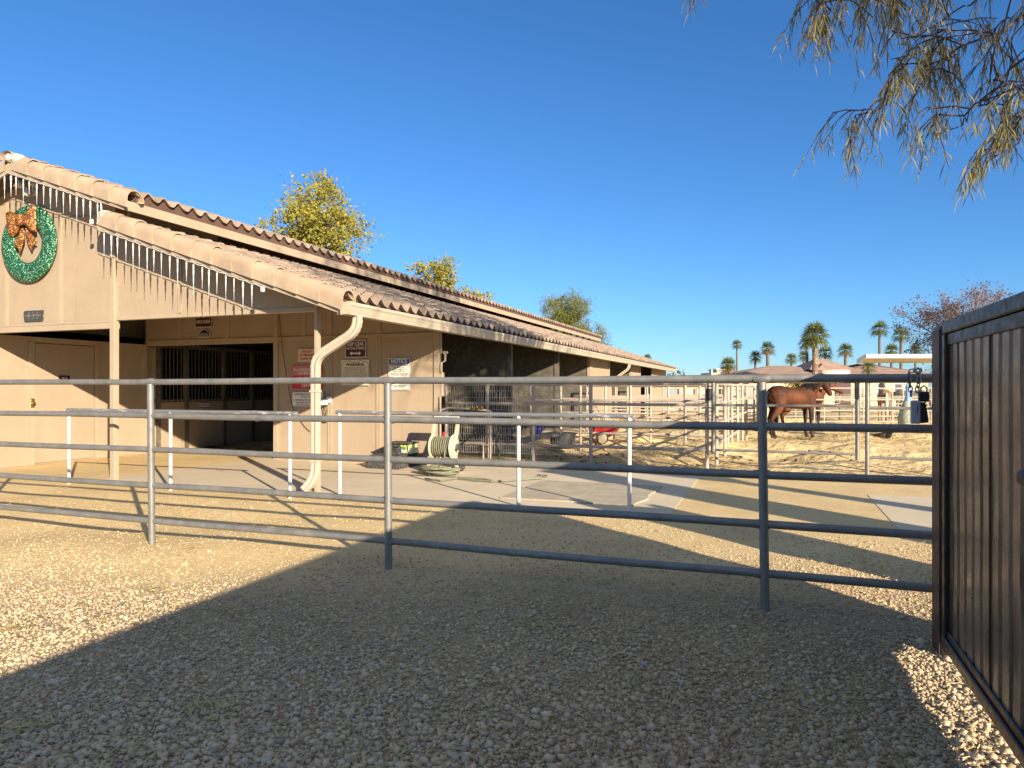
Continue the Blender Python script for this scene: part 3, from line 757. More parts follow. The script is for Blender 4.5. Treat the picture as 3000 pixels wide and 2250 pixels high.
# mounting step
st = thing('mounting_step', 'black plastic mounting step with a bright label against the sign wall', 'step stool', (-6.75, 11.85, 0))
def frustum(k, x0, x1, y0, y1, z0, z1, ins):
    a = [(x0, y0, z0), (x1, y0, z0), (x1, y1, z0), (x0, y1, z0), (x0 + ins, y0 + ins, z1), (x1 - ins, y0 + ins, z1), (x1 - ins, y1 - ins, z1), (x0 + ins, y1 - ins, z1)]
    k.add(a, [(0,3,2,1),(4,5,6,7),(0,1,5,4),(1,2,6,5),(2,3,7,6),(3,0,4,7)])
k = MB(); frustum(k, -7.14, -6.46, 11.35, 12.15, .012, .24, .05); k.box(-7.12, -6.48, 11.37, 12.13, .225, .25, .01); k.build('lower_step', MAT['rubber'], st, smooth=False)
k = MB(); frustum(k, -6.98, -6.46, 11.70, 12.14, .25, .455, .03); k.box(-6.97, -6.45, 11.69, 12.15, .44, .47, .012); k.build('upper_step', MAT['rubber'], st, smooth=False)
k = MB(); k.add([(-6.80, 11.716, .345), (-6.68, 11.716, .345), (-6.68, 11.718, .395), (-6.80, 11.718, .395)], [(0, 1, 2, 3)]); k.box(-6.80, -6.68, 11.708, 11.716, .335, .345); k.build('hand_hole', MAT['ink'], st, smooth=False)
n = N('printed_label'); c = n.ramp(n.voro(14, None, 'Color'), [(0, (.25, .5, .06)), (.35, (.75, .68, .12)), (.6, (.5, .62, .7)), (.8, (.08, .12, .05)), (1, (.35, .62, .1))]); n.set(c, .35)
k = MB(); k.add([(-6.459, 11.73, .262), (-6.459, 12.10, .262), (-6.486, 12.10, .43), (-6.486, 11.73, .43)], [(0, 1, 2, 3)])
k.add([(-6.60, 11.7285, .28), (-6.47, 11.7285, .28), (-6.49, 11.7295, .425), (-6.62, 11.7295, .425)], [(0, 1, 2, 3)])
k.v = [(x + .004 if x > -6.49 and y > 11.7299 else x, y - .026 if y < 11.7299 else y, z) for x, y, z in k.v]; k.build('label_sticker', n.m, st, smooth=False)
# hose reel
hr = thing('hose_reel', 'sun bleached hose reel cart wound with green hose by the wall corner', 'hose reel', (-5.5, 11.3, 0))
ax0, ax1, ry, rz_ = -5.72, -5.32, 11.32, .46
for s_, x in (('l', ax0 - .03), ('r', ax1 + .03)):
    k = MB()
    k.prism_x([(ry - .20, .03), (ry - .10, .02), (ry - .02, .34), (ry + .17, .98), (ry + .11, .99), (ry - .10, .40)], x - .022, x + .022)
    k.prism_x([(ry - .16, .02), (ry + .22, .02), (ry + .24, .07), (ry + .06, .22), (ry + .02, .40), (ry - .08, .34)], x - .018, x + .018)
    k.build('side_frame', MAT['reel'], hr, smooth=False)
Mx = Matrix.Rotation(R(90), 3, 'Y')
for x in (ax0, ax1):
    k = MB(); k.lathe([(.03, -.012), (.20, -.014), (.225, 0), (.20, .014), (.03, .012)], (x, ry, rz_), 28, Mx)
    dsk = k.build('reel_disc', MAT['reel'], hr)
k = MB(); pts = []
for layer, (rr, n_) in enumerate(((.12, 9), (.150, 9), (.178, 8))):
    for i in range(n_ * 16):
        a = 2 * math.pi * i / 16; f = i / (n_ * 16); f = f if layer % 2 == 0 else 1 - f
        pts.append((ax0 + .03 + (ax1 - ax0 - .06) * f + rng.uniform(-.004, .004), ry + math.cos(a) * rr, rz_ + math.sin(a) * rr))
k.tube(pts, .0135, 6)
k.tube([(ax0 + .3, ry - .17, rz_ - .05), (ax0 + .32, ry - .22, .25), (ax0 + .25, ry - .35, .06), (ax0 + .2, ry - .6, .03)], .0125, 8); k.build('wound_hose', MAT['hose'], hr)
k = MB(); k.box(ax0 - .05, ax1 + .05, ry + .09, ry + .15, .86, 1.0, .01); k.build('handle_bar', MAT['white'], hr, smooth=False)
k = MB(); k.tube([(ax1 + .06, ry, rz_), (ax1 + .10, ry, rz_)], .06, 14); k.tube([(ax1 + .09, ry, rz_), (ax1 + .11, ry - .10, rz_ - .03)], .022, 8); k.tube([(ax1 + .11, ry - .1, rz_ - .03), (ax1 + .2, ry - .1, rz_ - .03)], .018, 8); k.build('crank', MAT['chain'], hr)
k = MB(); k.box(ax0 + .17, ax0 + .21, ry + .0, ry + .05, .64, .72, .006); k.build('red_stop', MAT['redpaint'], hr, smooth=False)
for x in (ax0 - .06, ax1 + .07):
    k = MB(); k.lathe([(.02, -.02), (.10, -.022), (.11, 0), (.10, .022), (.02, .02)], (x, ry + .2, .12), 18, Mx); k.build('wheel', MAT['rubber'], hr)
# loose coil in front of it and the run of hose across the slab
gh = thing('garden_hose', 'green hose heaped in a coil on the slab with its end trailing right', 'hose', (-5.4, 10.6, 0))
c0 = on_ground(1277, 1393); k = MB(); pts = []
for i in range(12 * 22):
    a = 2 * math.pi * i / 22; q = i / 22
    rx = .27 + .07 * math.sin(q * 2.1) + .03 * math.sin(q * 5.3); ry2 = .18 + .05 * math.sin(q * 1.7 + 1)
    ox, oy = .08 * math.sin(q * 1.3), .06 * math.cos(q * 1.9)
    pts.append((c0.x + ox + math.cos(a) * rx, c0.y + .12 + oy + math.sin(a) * ry2, .028 + q * .0095 + .02 * math.sin(a * 1.0 + q * 1.1) * min(1, q / 3) + .004))
k.tube(pts, .0135, 7); k.build('coil', MAT['hose'], gh)
k = MB(); tr = [on_ground(px_, py_, .027) for px_, py_ in ((1245, 1402), (1290, 1408), (1340, 1401), (1390, 1407), (1440, 1410), (1490, 1408), (1540, 1404), (1585, 1401), (1603, 1396), (1600, 1393), (1585, 1392))]
sm = []
for i in range(len(tr) - 1):
    for j in range(5): sm.append(tr[i].lerp(tr[i+1], j / 5))
k.tube(sm, .0135, 8)
tr2 = [on_ground(px_, py_, .027) for px_, py_ in ((1330, 1399), (1380, 1402), (1420, 1404), (1446, 1409))]; k.tube(tr2, .0135, 8); k.build('trailing_end', MAT['hose'], gh)
k = MB(); k.tube([tr[-1], tr[-1] + Vector((-.07, -.01, 0))], .016, 8); k.build('coupling', MAT['chain'], gh)
# water pipes in front of the mesh panel
wp = thing('water_pipe', 'painted water pipe with valves standing before the wire mesh panel', 'water pipe', (-5.1, RY - .12, 0))
def P3(px_, py_): return on_y(px_, py_, RY - .13)
k = MB(); k.tube([on_y(1291, 1202, YW + .2), P3(1316, 1194), P3(1376, 1198)], .022, 8); k.tube([P3(1376, 1198), P3(1432, 1203), P3(1437, 1206)], .020, 8); k.tube([P3(1437, 1204), P3(1437, 1352)], .020, 8)
k.tube([P3(1416, 1305), P3(1416, 1352)], .017, 8); k.tube([P3(1413, 1303), P3(1436, 1303)], .015, 8)
k.build('standpipe', MAT['tanpipe'], wp)
k = MB(); k.tube([P3(1352, 1302), P3(1388, 1272), P3(1460, 1271), P3(1466, 1295), P3(1461, 1350)], [.012, .012, .013, .013, .018], 8); k.build('low_pipe', MAT['rubber'], wp)
for px_ in (1384, 1398, 1412):
    k = MB(); q = P3(px_, 1198); k.tube([q + Vector((-.04, 0, 0)), q + Vector((.04, 0, 0))], .032, 8); k.tube([q, q + Vector((0, 0, .06))], .012, 6); k.build('valve', MAT['brass'], wp)
for px_, py_ in ((1391, 1268), (1460, 1270), (1464, 1296)):
    k = MB(); q = P3(px_, py_); k.tube([q + Vector((0, 0, -.03)), q + Vector((0, 0, .04))], .022, 8); k.build('pipe_joint', MAT['rubber'], wp)
# bucket, planks, feed boxes and red cart inside the runs
bk = thing('bucket', 'blue plastic bucket hanging in the run behind the wire mesh', 'bucket', on_y(1572, 1255, 15.9))
k = MB(); c = on_y(1568, 1276, 15.9); k.lathe([(.10, 0), (.125, .005), (.165, .30), (.175, .30), (.175, .32), (.155, .32), (.12, .02), (.001, .015)], c, 20, Matrix.Rotation(R(14), 3, 'Y')); k.build('pail', MAT['bluebucket'], bk)
k = MB(); k.tube([c + Vector((.07 + math.cos(a) * .17, 0, .31 + math.sin(a) * .16)) for a in np.linspace(0, math.pi, 12)], .005, 6); k.build('bail_handle', MAT['chain'], bk)
for i, (a, b_, w, lab) in enumerate(((on_y(1522, 1292, 15.6), on_y(1640, 1268, 15.8), .14, 'weathered plank leaning in the run below the blue bucket'), (on_y(1430, 1292, 15.2), on_y(1560, 1240, 15.9), .10, 'dark slanting board lying left of the blue bucket'))):
    k = MB(); k.beam(a, b_, .05, w); tag(k.build('plank', MAT['wood'] if i == 0 else MAT['inner'], smooth=False), lab, 'plank', 'boards lying in the first run')
for i, (px_, py_, y, w, h_, lab) in enumerate(((1648, 1302, 16.9, .34, .36, 'black feed tub half hidden behind the wire mesh'), (1480, 1308, 15.6, .30, .30, 'black feed tub below the slanting board'))):
    c = on_y(px_, py_, y); c.z = 0
    k = MB(); k.lathe([(.8 * w, 0), (.86 * w, .02), (w, h_), (w * 1.07, h_), (w * 1.07, h_ + .03), (w * .95, h_ + .03), (w * .8, .05), (.001, .04)], c, 18); tag(k.build('feed_tub', MAT['rubber']), lab, 'feed tub', 'black feed tubs')
c = on_ground(2590, 1284)
k = MB(); k.lathe([(.17, 0), (.19, .02), (.25, .13), (.27, .13), (.27, .155), (.23, .15), (.16, .04), (.001, .035)], c, 20, Matrix.Rotation(R(-8), 3, 'Y')); tag(k.build('feed_tub', MAT['rubber']), 'low black rubber feed pan on the sand below the gate latch', 'feed tub', 'black feed tubs')
cart = thing('muck_cart', 'red two wheeled muck cart parked in the run behind the wire mesh', 'cart', (-4.6, 19, 0))
cc = on_y(1772, 1275, 18.9); cc.z = 0
k = MB(); x0, x1 = cc.x - .42, cc.x + .42
k.add([(x0 + .1, 18.65, .22), (x1 - .18, 18.65, .22), (x1 - .18, 19.15, .22), (x0 + .1, 19.15, .22), (x0, 18.55, .52), (x1, 18.55, .52), (x1, 19.25, .52), (x0, 19.25, .52),
       (x0 + .03, 18.58, .52), (x1 - .03, 18.58, .52), (x1 - .03, 19.22, .52), (x0 + .03, 19.22, .52), (x0 + .12, 18.68, .25), (x1 - .2, 18.68, .25), (x1 - .2, 19.12, .25), (x0 + .12, 19.12, .25)],
      [(0,3,2,1),(0,1,5,4),(1,2,6,5),(2,3,7,6),(3,0,4,7),(4,5,9,8),(5,6,10,9),(6,7,11,10),(7,4,8,11),(8,9,13,12),(9,10,14,13),(10,11,15,14),(11,8,12,15),(12,13,14,15)])
k.build('tub', MAT['redpaint'], cart, smooth=False)
My = Matrix.Rotation(R(90), 3, 'X')
for y in (18.5, 19.3):
    k = MB(); k.lathe([(.145, -.025), (.165, -.03), (.172, 0), (.165, .03), (.145, .025)], (cc.x + .02, y, .172), 24, My, cap=False); wl = k.build('wheel', MAT['rubber'], cart)
    k = MB(); k.lathe([(.02, -.03), (.06, -.02), (.146, -.012), (.146, .012), (.06, .02), (.02, .03)], (cc.x + .02, y, .172), 20, My); k.build('hub', MAT['reel'], wl)
k = MB(); k.tube([(x1 - .1, 18.6, .5), (x1 + .35, 18.6, .62)], .016, 8); k.tube([(x1 - .1, 19.2, .5), (x1 + .35, 19.2, .62)], .016, 8); k.tube([(x1 + .35, 18.6, .62), (x1 + .35, 19.2, .62)], .016, 8); k.tube([(x0 + .1, 18.9, .22), (x0 + .05, 18.9, .0)], .02, 8); k.build('handle', MAT['black'], cart)
# ------------------------------------------------------------------ lettering and signs
def text_mesh(txt, width=None, height=.1, bold=0.0, squeeze=None):
    cu = bpy.data.curves.new('t', 'FONT'); cu.body = txt; cu.size = 1.0; cu.align_x = 'CENTER'; cu.align_y = 'CENTER'; cu.offset = bold; cu.resolution_u = 2
    o = bpy.data.objects.new('t', cu); COL.objects.link(o)
    dg = bpy.context.evaluated_depsgraph_get(); ev = o.evaluated_get(dg); me = bpy.data.meshes.new_from_object(ev)
    vs = [v.co.copy() for v in me.vertices]; fs = [tuple(p.vertices) for p in me.polygons]
    bpy.data.objects.remove(o); bpy.data.curves.remove(cu); bpy.data.meshes.remove(me)
    if not vs: return [], []
    x0 = min(v.x for v in vs); x1 = max(v.x for v in vs); z0 = min(v.y for v in vs); z1 = max(v.y for v in vs)
    sz = height / max(1e-6, .72) ; k = sz
    kx = k
    if width is not None: kx = min(width / max(1e-6, x1 - x0), 10) if squeeze is None else min(k * squeeze, width / (x1 - x0))
    cx_ = (x0 + x1) / 2
    return [((v.x - cx_) * kx, (v.y - .0) * k) for v in vs], fs
def rrect(x0, x1, z0, z1, r, n=4):
    P = []
    for cx_, cz_, a0 in ((x1 - r, z1 - r, 0), (x0 + r, z1 - r, 90), (x0 + r, z0 + r, 180), (x1 - r, z0 + r, 270)):
        for i in range(n + 1):
            a = R(a0 + 90 * i / n); P.append((cx_ + r * math.cos(a), cz_ + r * math.sin(a)))
    return P
def sign(name, label, x0, x1, z0, z1, y, face, lines, border=None, rim=None, r=.02, group=None, bands=(), extra=None):
    """flat wall sign facing -Y. lines: (text, z fraction, height m, width fraction, material key, bold)"""
    t = thing(name, label, 'sign', ((x0 + x1) / 2, y, (z0 + z1) / 2), group=group)
    W, Hh = x1 - x0, z1 - z0
    k = MB(); k.prism_y(rrect(x0, x1, z0, z1, r), y - .004, y - .0005); k.build('board', MAT[face], t, smooth=False)
    if rim:
        a, bw, mm = rim
        o_ = rrect(x0 + a, x1 - a, z0 + a, z1 - a, max(.004, r - a * .3)); i_ = rrect(x0 + a + bw, x1 - a - bw, z0 + a + bw, z1 - a - bw, max(.003, r - a * .3 - bw * .5))
        k = MB(); n_ = len(o_)
        k.add([(x, y - .0052, z) for x, z in o_] + [(x, y - .0052, z) for x, z in i_], [(i, (i+1) % n_, n_ + (i+1) % n_, n_ + i) for i in range(n_)])
        k.build('border', MAT[mm], t, smooth=False)
    for (za, zb, mm, xi) in bands:
        k = MB(); k.box(x0 + xi, x1 - xi, y - .0058, y - .0045, z0 + Hh * za, z0 + Hh * zb); k.build('colour_band', MAT[mm], t, smooth=False)
    by = {}
    for ln in lines:
        txt, zf, hh, wf, mm = ln[:5]; bold = ln[5] if len(ln) > 5 else .0
        vs, fs = text_mesh(txt, W * wf, hh, bold)
        b_ = by.setdefault(mm, MB()); xo = ln[6] * W if len(ln) > 6 else 0
        b_.add([((x0 + x1) / 2 + xo + vx, y - .0068, z0 + Hh * zf + vz - hh * .0) for vx, vz in vs], fs)
    for mm, b_ in by.items(): b_.build('lettering', MAT[mm], t, smooth=False, fix=False)
    if extra: extra(t, x0, x1, z0, z1, y)
    return t
YS = YW - .026
def arrow(t, x0, x1, z0, z1, y):
    cz_ = z0 + (z1 - z0) * .24; c = (x0 + x1) / 2; w = (x1 - x0) * .27
    P = [(c - w, cz_), (c - w + .05, cz_ + .04), (c - w + .05, cz_ + .014), (c + w - .05, cz_ + .014), (c + w - .05, cz_ + .04), (c + w, cz_), (c + w - .05, cz_ - .04), (c + w - .05, cz_ - .014), (c - w + .05, cz_ - .014), (c - w + .05, cz_ - .04)]
    k = MB(); k.face([(x, y - .0068, z) for x, z in P]); k.build('arrow', MAT['whitesign'], t, smooth=False, fix=False)
sign('keep_clear_sign', 'maroon KEEP CLEAR sign with a white double arrow above the warning sign', -8.17, -7.68, 2.135, 2.49, YS, 'maroon',
     [('KEEP CLEAR', .77, .085, .80, 'whitesign', .015), ('NO TOOL STORAGE', .53, .055, .84, 'whitesign', .02)], rim=(.0, .013, 'whitesign'), r=.022, extra=arrow)
def scroll(t, x0, x1, z0, z1, y):
    W, H_ = x1 - x0, z1 - z0; P = []
    for fx, fz in ((.03, .02), (.97, .02), (.97, .86), (.88, .92), (.66, .975), (.63, .91), (.37, .91), (.34, .975), (.12, .92), (.03, .86)): P.append(Vector((x0 + W * fx, y - .0062, z0 + H_ * fz)))
    k = MB(); n_ = len(P); 
    for i in range(n_):
        a, b_ = P[i], P[(i+1) % n_]; d = (b_ - a).normalized() * .003; nrm = Vector((-d.z, 0, d.x)).normalized() * .004
        k.face([a - d - nrm, b_ + d - nrm, b_ + d + nrm, a - d + nrm])
    k.build('outline', MAT['ink'], t, smooth=False, fix=False)
sign('warning_sign', 'cream WARNING notice in black print below the maroon arrow sign', -8.27, -7.60, 1.56, 2.09, YS, 'creamsign',
     [('WARNING', .81, .062, .66, 'ink', .03), ('UNDER ARIZONA LAW, AN EQUINE', .69, .026, .80, 'ink'), ('ACTIVITY SPONSOR OR EQUINE', .62, .026, .74, 'ink'), ('PROFESSIONAL IS NOT LIABLE FOR', .55, .026, .84, 'ink'),
      ('AN INJURY TO OR THE DEATH OF A', .48, .026, .84, 'ink'), ('PARTICIPANT IN EQUINE ACTIVITIES', .41, .026, .84, 'ink'), ('RESULTING FROM THE INHERENT', .34, .026, .80, 'ink'), ('RISKS OF EQUINE ACTIVITIES', .27, .026, .76, 'ink')], r=.004, extra=scroll)
sign('notice_sign', 'tall white NOTICE sign with a blue heading near the wall end', -7.16, -6.67, 1.47, 2.11, YS, 'whitesign',
     [('NOTICE', .895, .080, .74, 'whitesign', .03), ('THIS IS AN EQUINE FACILITY', .79, .036, .84, 'ink', .02), ('All activities on these', .70, .030, .50, 'ink', .01), ('grounds are subject to the', .65, .030, .70, 'ink', .01), ('Equine Activities Law', .60, .030, .58, 'ink', .01),
      ('Except persons on these grounds are', .53, .024, .82, 'ink', .01), ('duly informed that the risks involved', .49, .024, .82, 'ink', .01), ('in any activities including injury', .45, .024, .74, 'ink', .01),
      ('Persons entering the', .31, .026, .5, 'ink', .01), ('EQUINE RISK LAW', .23, .036, .62, 'ink', .02), ('through organized to', .15, .024, .7, 'ink', .01), ('these horse grounds', .11, .024, .5, 'ink', .01)],
     rim=(.014, .008, 'ink'), r=.025, bands=((.82, .965, 'blue', .022), (.755, .760, 'ink', .05), (.565, .570, 'ink', .05), (.19, .193, 'ink', .05)))
sign('no_smoking_sign', 'small peach sign with red print about smoking, top left of the wall signs', -9.33, -8.88, 2.07, 2.335, YS, 'peach',
     [('ABSOLUTELY', .78, .042, .56, 'redink', .03), ('NO SMOKING', .50, .050, .80, 'redink', .03), ('IN BARN AREA', .22, .042, .80, 'redink', .03)], rim=(.004, .006, 'creamsign'), r=.02)
sign('distress_sign', 'red sign with faded pink top about horse distress beside the downspout', -9.5, -8.72, 1.50, 1.995, YS, 'red',
     [('For HORSE DISTRESS', .80, .055, .84, 'whitesign', .02), ('Call 480-580-1', .66, .060, .62, 'whitesign', .02), ('For FIRE or', .44, .055, .5, 'whitesign', .02), ('Call 911', .14, .060, .34, 'whitesign', .02)], rim=(.004, .006, 'pink'), r=.02, bands=((.56, .975, 'pink', .011),))
sign('handling_sign', 'white black-edged sign about secured horses, lowest on the wall', -9.49, -8.70, 1.12, 1.44, YS, 'whitesign',
     [('HORSES MUST BE IN CONTROL', .82, .034, .84, 'ink', .015), ('AT ALL TIMES.', .66, .034, .42, 'ink', .015), ('HORSES MUST BE SECURED', .44, .034, .82, 'ink', .015), ('IN HAND OR TIED WHEN', .28, .034, .70, 'ink', .015), ('NOT IN STALL OR ARENA', .13, .034, .72, 'ink', .015)], rim=(.004, .009, 'ink'), r=.02)
a, b_ = on_y(571, 922, YS), on_y(620, 958, YS)
sign('aisle_sign', 'maroon AISLE CLEAR sign half cut off by the hanging front panel', a.x, b_.x, b_.z, b_.z + .34, YS + .004, 'maroon',
     [('KEEP CENTER', .72, .075, .82, 'whitesign', .02), ('AISLE CLEAR', .36, .075, .84, 'whitesign', .02)], rim=(.0, .012, 'whitesign'), r=.02)
a, b_ = on_y(582, 963, YS), on_y(615, 989, YS)
hs = thing('maker_plate', 'small house shaped black and white plate above the dark aisle opening', 'sign', ((a.x + b_.x) / 2, YS, b_.z))
def house(x0, x1, z0, zt): return [(x0, z0), (x1, z0), (x1, z0 + (zt - z0) * .55), ((x0 + x1) / 2, zt), (x0, z0 + (zt - z0) * .55)]
k = MB(); k.prism_y(house(a.x, b_.x, b_.z, a.z), YS - .004, YS); k.build('board', MAT['whitesign'], hs, smooth=False)
k = MB(); k.prism_y(house(a.x + .014, b_.x - .014, b_.z + .012, a.z - .016), YS - .006, YS - .0045); k.build('face', MAT['ink'], hs, smooth=False)
k = MB()
for txt, zf, hh in (('BARNMASTER INC', .40, .026), ('800 500 BARN', .17, .034)):
    vs, fs = text_mesh(txt, (b_.x - a.x) * .78, hh, .02); k.add([((a.x + b_.x) / 2 + x, YS - .0075, b_.z + (a.z - b_.z) * zf + z) for x, z in vs], fs)
k.build('lettering', MAT['whitesign'], hs, smooth=False, fix=False)
# door sign on the tack room door, and the feeding sign in the aisle
def side_sign(name, label, x, y0, y1, z0, z1, face, txt, mm, hh, wf):
    t = thing(name, label, 'sign', (x, (y0 + y1) / 2, (z0 + z1) / 2))
    k = MB(); k.box(x, x + .004, y0, y1, z0, z1); k.build('board', MAT[face], t, smooth=False)
    k = MB(); k.add([(x + .0045, y0, z0), (x + .0045, y1, z0), (x + .0045, y1, z1), (x + .0045, y0, z1), (x + .0045, y0 + .012, z0 + .012), (x + .0045, y1 - .012, z0 + .012), (x + .0045, y1 - .012, z1 - .012), (x + .0045, y0 + .012, z1 - .012)], [(0,1,5,4),(1,2,6,5),(2,3,7,6),(3,0,4,7)])
    k.build('border', MAT['pink' if face == 'ink' else 'ink'], t, smooth=False)
    vs, fs = text_mesh(txt, (y1 - y0) * wf, hh, .02); k = MB()
    k.add([(x + .006, (y0 + y1) / 2 + a_, (z0 + z1) / 2 + c) for a_, c in vs], fs); k.build('lettering', MAT[mm], t, smooth=False, fix=False)
p0, p1 = on_x(171, 1098, -13.57), on_x(206, 1108, -13.57)
side_sign('door_sign', 'small black sign with pink edge on the tan tack room door', -13.57, p0.y, p1.y, p0.z - .16, p0.z, 'ink', 'TACK', 'whitesign', .06, .5)
p0, p1 = on_x(583, 1176, -13.745), on_x(619, 1186, -13.745)
side_sign('feeding_sign', 'narrow white sign on the stall kickboard inside the aisle', -13.748, p0.y, p1.y, 1.02, 1.14, 'whitesign', 'DO NOT FEED HORSE', 'ink', .06, .9)
# house number
a, b_ = on_y(70, 911, YF - .016), on_y(126, 941, YF - .016)
hn = thing('house_number', 'weathered dark plaque reading 435 on the front gable', 'house number', ((a.x + b_.x) / 2, YF, (a.z + b_.z) / 2))
k = MB(); zm = (a.z + b_.z) / 2
k.prism_y([(a.x, a.z - .03), (a.x + .03, a.z), (b_.x, a.z - .005), (b_.x, zm + .03), (b_.x - .02, zm), (b_.x, zm - .04), (b_.x - .02, b_.z), (a.x + .03, b_.z), (a.x + .01, b_.z + .03), (a.x + .0, zm)], YF - .022, YF - .001); k.build('plaque', MAT['greyplate'], hn, smooth=False)
for i, d in enumerate('435'):
    vs, fs = text_mesh(d, None, .13, -.01); k = MB(); xo = a.x + (b_.x - a.x) * (.27 + .23 * i)
    k.add([(xo + x * .85, YF - .0245, zm + .0 + z) for x, z in vs], fs); k.build('digit', MAT['digit'], hn, smooth=False, fix=False)
k = MB(); k.box(a.x + .02, b_.x - .03, YF - .0235, YF - .0225, zm + .008, zm + .018); k.build('score_line', MAT['digit'], hn, smooth=False)

# ------------------------------------------------------------------ wreath
def glitter(name, dark, mid, spark):
    n = N(name); v = n.voro(75, None, 'Color'); s_ = n.node('ShaderNodeSeparateColor'); n.link(v, s_.inputs[0])
    c = n.ramp(s_.outputs[0], [(0, dark), (.45, mid), (.86, mid), (.89, spark), (1, spark)])
    c = n.mix(n.ramp(n.noise(5, 3), [(.4, 0.0), (.65, .5)]), c, dark)
    n.set(c, n.ramp(s_.outputs[1], [(0, .2), (1, .55)]), .25, .8)
    nv = n.node('ShaderNodeNormalMap'); nb = n.node('ShaderNodeVectorMath', operation='MULTIPLY_ADD')
    g = n.node('ShaderNodeNewGeometry'); sub = n.node('ShaderNodeVectorMath', operation='SUBTRACT'); n.link(v, sub.inputs[0]); sub.inputs[1].default_value = (.5, .5, .5)
    n.link(sub.outputs[0], nb.inputs[0]); nb.inputs[1].default_value = (.9, .9, .9); n.link(g.outputs['Normal'], nb.inputs[2])
    no = n.node('ShaderNodeVectorMath', operation='NORMALIZE'); n.link(nb.outputs[0], no.inputs[0]); n.link(no.outputs[0], n.p.inputs['Normal'])
    return n.m
MAT['gg'] = glitter('green_glitter', (.005, .055, .022), (.012, .13, .052), (.32, .62, .40))
MAT['og'] = glitter('orange_glitter', (.13, .035, .005), (.30, .092, .010), (.75, .46, .16))
wc = on_y(90, 712, YF - .03); wr_, wi = .685, .335
wt = thing('christmas_wreath', 'green glitter wreath with an orange bow on the front gable', 'wreath', (wc.x, YF, wc.z))
k = MB(); P = []
ms, ns_ = 64, 12
for i in range(ms + 1):
    a = 2 * math.pi * i / ms; row = []
    for j in range(ns_ + 1):
        b2 = 2 * math.pi * j / ns_; rm = (wr_ + wi) / 2; hw = (wr_ - wi) / 2
        rr = rm + hw * math.cos(b2); row.append((wc.x + math.cos(a) * rr, YF - .035 - .028 - .06 * math.sin(b2), wc.z - .02 + math.sin(a) * rr * .985 - (.0)))
    P.append(row)
k.sheet(P); k.build('ring', MAT['gg'], wt, ang=60)
bow = MB()
def bz(pts, y, th=.03):
    bow.prism_y([(wc.x + x, wc.z + z) for x, z in pts], y, y + th)
def pillow(poly, y, depth):
    c = Vector((sum(p[0] for p in poly) / len(poly), sum(p[1] for p in poly) / len(poly))); rows = []
    for s_, d in ((1.0, 0), (.85, .6), (.55, .9), (.2, 1.0)):
        rows.append([(wc.x + c.x + (x - c.x) * s_, y - d * depth, wc.z + c.y + (z - c.y) * s_) for x, z in poly + poly[:1]])
    bow.sheet(rows); bow.face([(p[0], p[1], p[2]) for p in rows[-1][:-1]])
yb_ = YF - .125
def scl(L): return [((330 + (x - 330) * .92 - 375) * .00207, -(930 + (z - 930) * .92 - 1090) * .00143) for x, z in L]   # outline measured on the plaque face
loopL = scl([(135, 680), (180, 672), (290, 745), (318, 760), (310, 860), (290, 960), (210, 1025), (170, 985), (150, 830)])
loopR = scl([(335, 770), (400, 720), (490, 622), (515, 640), (515, 830), (525, 985), (470, 985), (385, 890), (345, 860)])
tailL = scl([(320, 905), (350, 930), (348, 1080), (295, 1240), (270, 1180), (212, 1150), (215, 1080), (290, 980)])
tailR = scl([(365, 885), (430, 990), (505, 1065), (480, 1090), (520, 1115), (470, 1150), (443, 1222), (395, 1120), (360, 980)])
pillow(loopL, yb_, .07); pillow(loopR, yb_, .07); bw = bow.build('bow', MAT['og'], wt, ang=40)
bow = MB(); pillow(tailL, yb_ + .02, .025); bow.build('ribbon_tail', MAT['og'], bw, ang=40)
bow = MB(); pillow(tailR, yb_ + .02, .025); bow.build('ribbon_tail', MAT['og'], bw, ang=40)
bow = MB(); pillow(scl([(290, 735), (360, 735), (372, 880), (300, 900)]), yb_ - .03, .06); bow.build('knot', MAT['og'], bw, ang=40)
for o in wt.children_recursive: pass
k = MB(); k.tube([(wc.x + .56, YF - .07, wc.z + .45), (-10.9, YF - .02, wc.z + .36), (-10.32, YF - .03, wc.z + .40)], .006, 5); k.build('lead_wire', MAT['inner'], wt)

# ------------------------------------------------------------------ icicle light strings
n = N('icicle_plastic'); c = n.ramp(n.noise(70, 4, .7), [(.38, (.40, .42, .45)), (.55, (.70, .71, .72))]); n.set(c, .18, 0, .8)
n.p.inputs['Transmission Weight'].default_value = .12; n.bump(n.voro(90, None, 'Distance'), .6, .004); MAT['ice'] = n.m
def icicles(name, label, items, wire_pts, plug):
    t = thing(name, label, 'light string', wire_pts[0], group=None)
    k = MB(); k.tube(wire_pts, .006, 5); k.build('cord', MAT['white'], t)
    for (x, y, z, L, w) in items:
        k = MB(); pr = []
        for i in range(9):
            f = i / 8; pr.append((max(.003, w * (1 - f ** 1.3) * (1 + .18 * math.sin(i * 2.4 + x * 9))), -.03 - L * f))
        k.tube([(x, y, z), (x, y, z - .035)], .004, 5)
        k.lathe([(.004, -.012)] + pr, (x, y, z), 8); k.build('icicle', MAT['ice'], t)
    q = MB(); p = plug; q.box(p[0] - .03, p[0] + .03, p[1] - .02, p[1] + .02, p[2] - .06, p[2] + .02, .01); q.build('plug', MAT['white'], t)
    return t
yI = Y0 - .025
up = []; kk = .2411
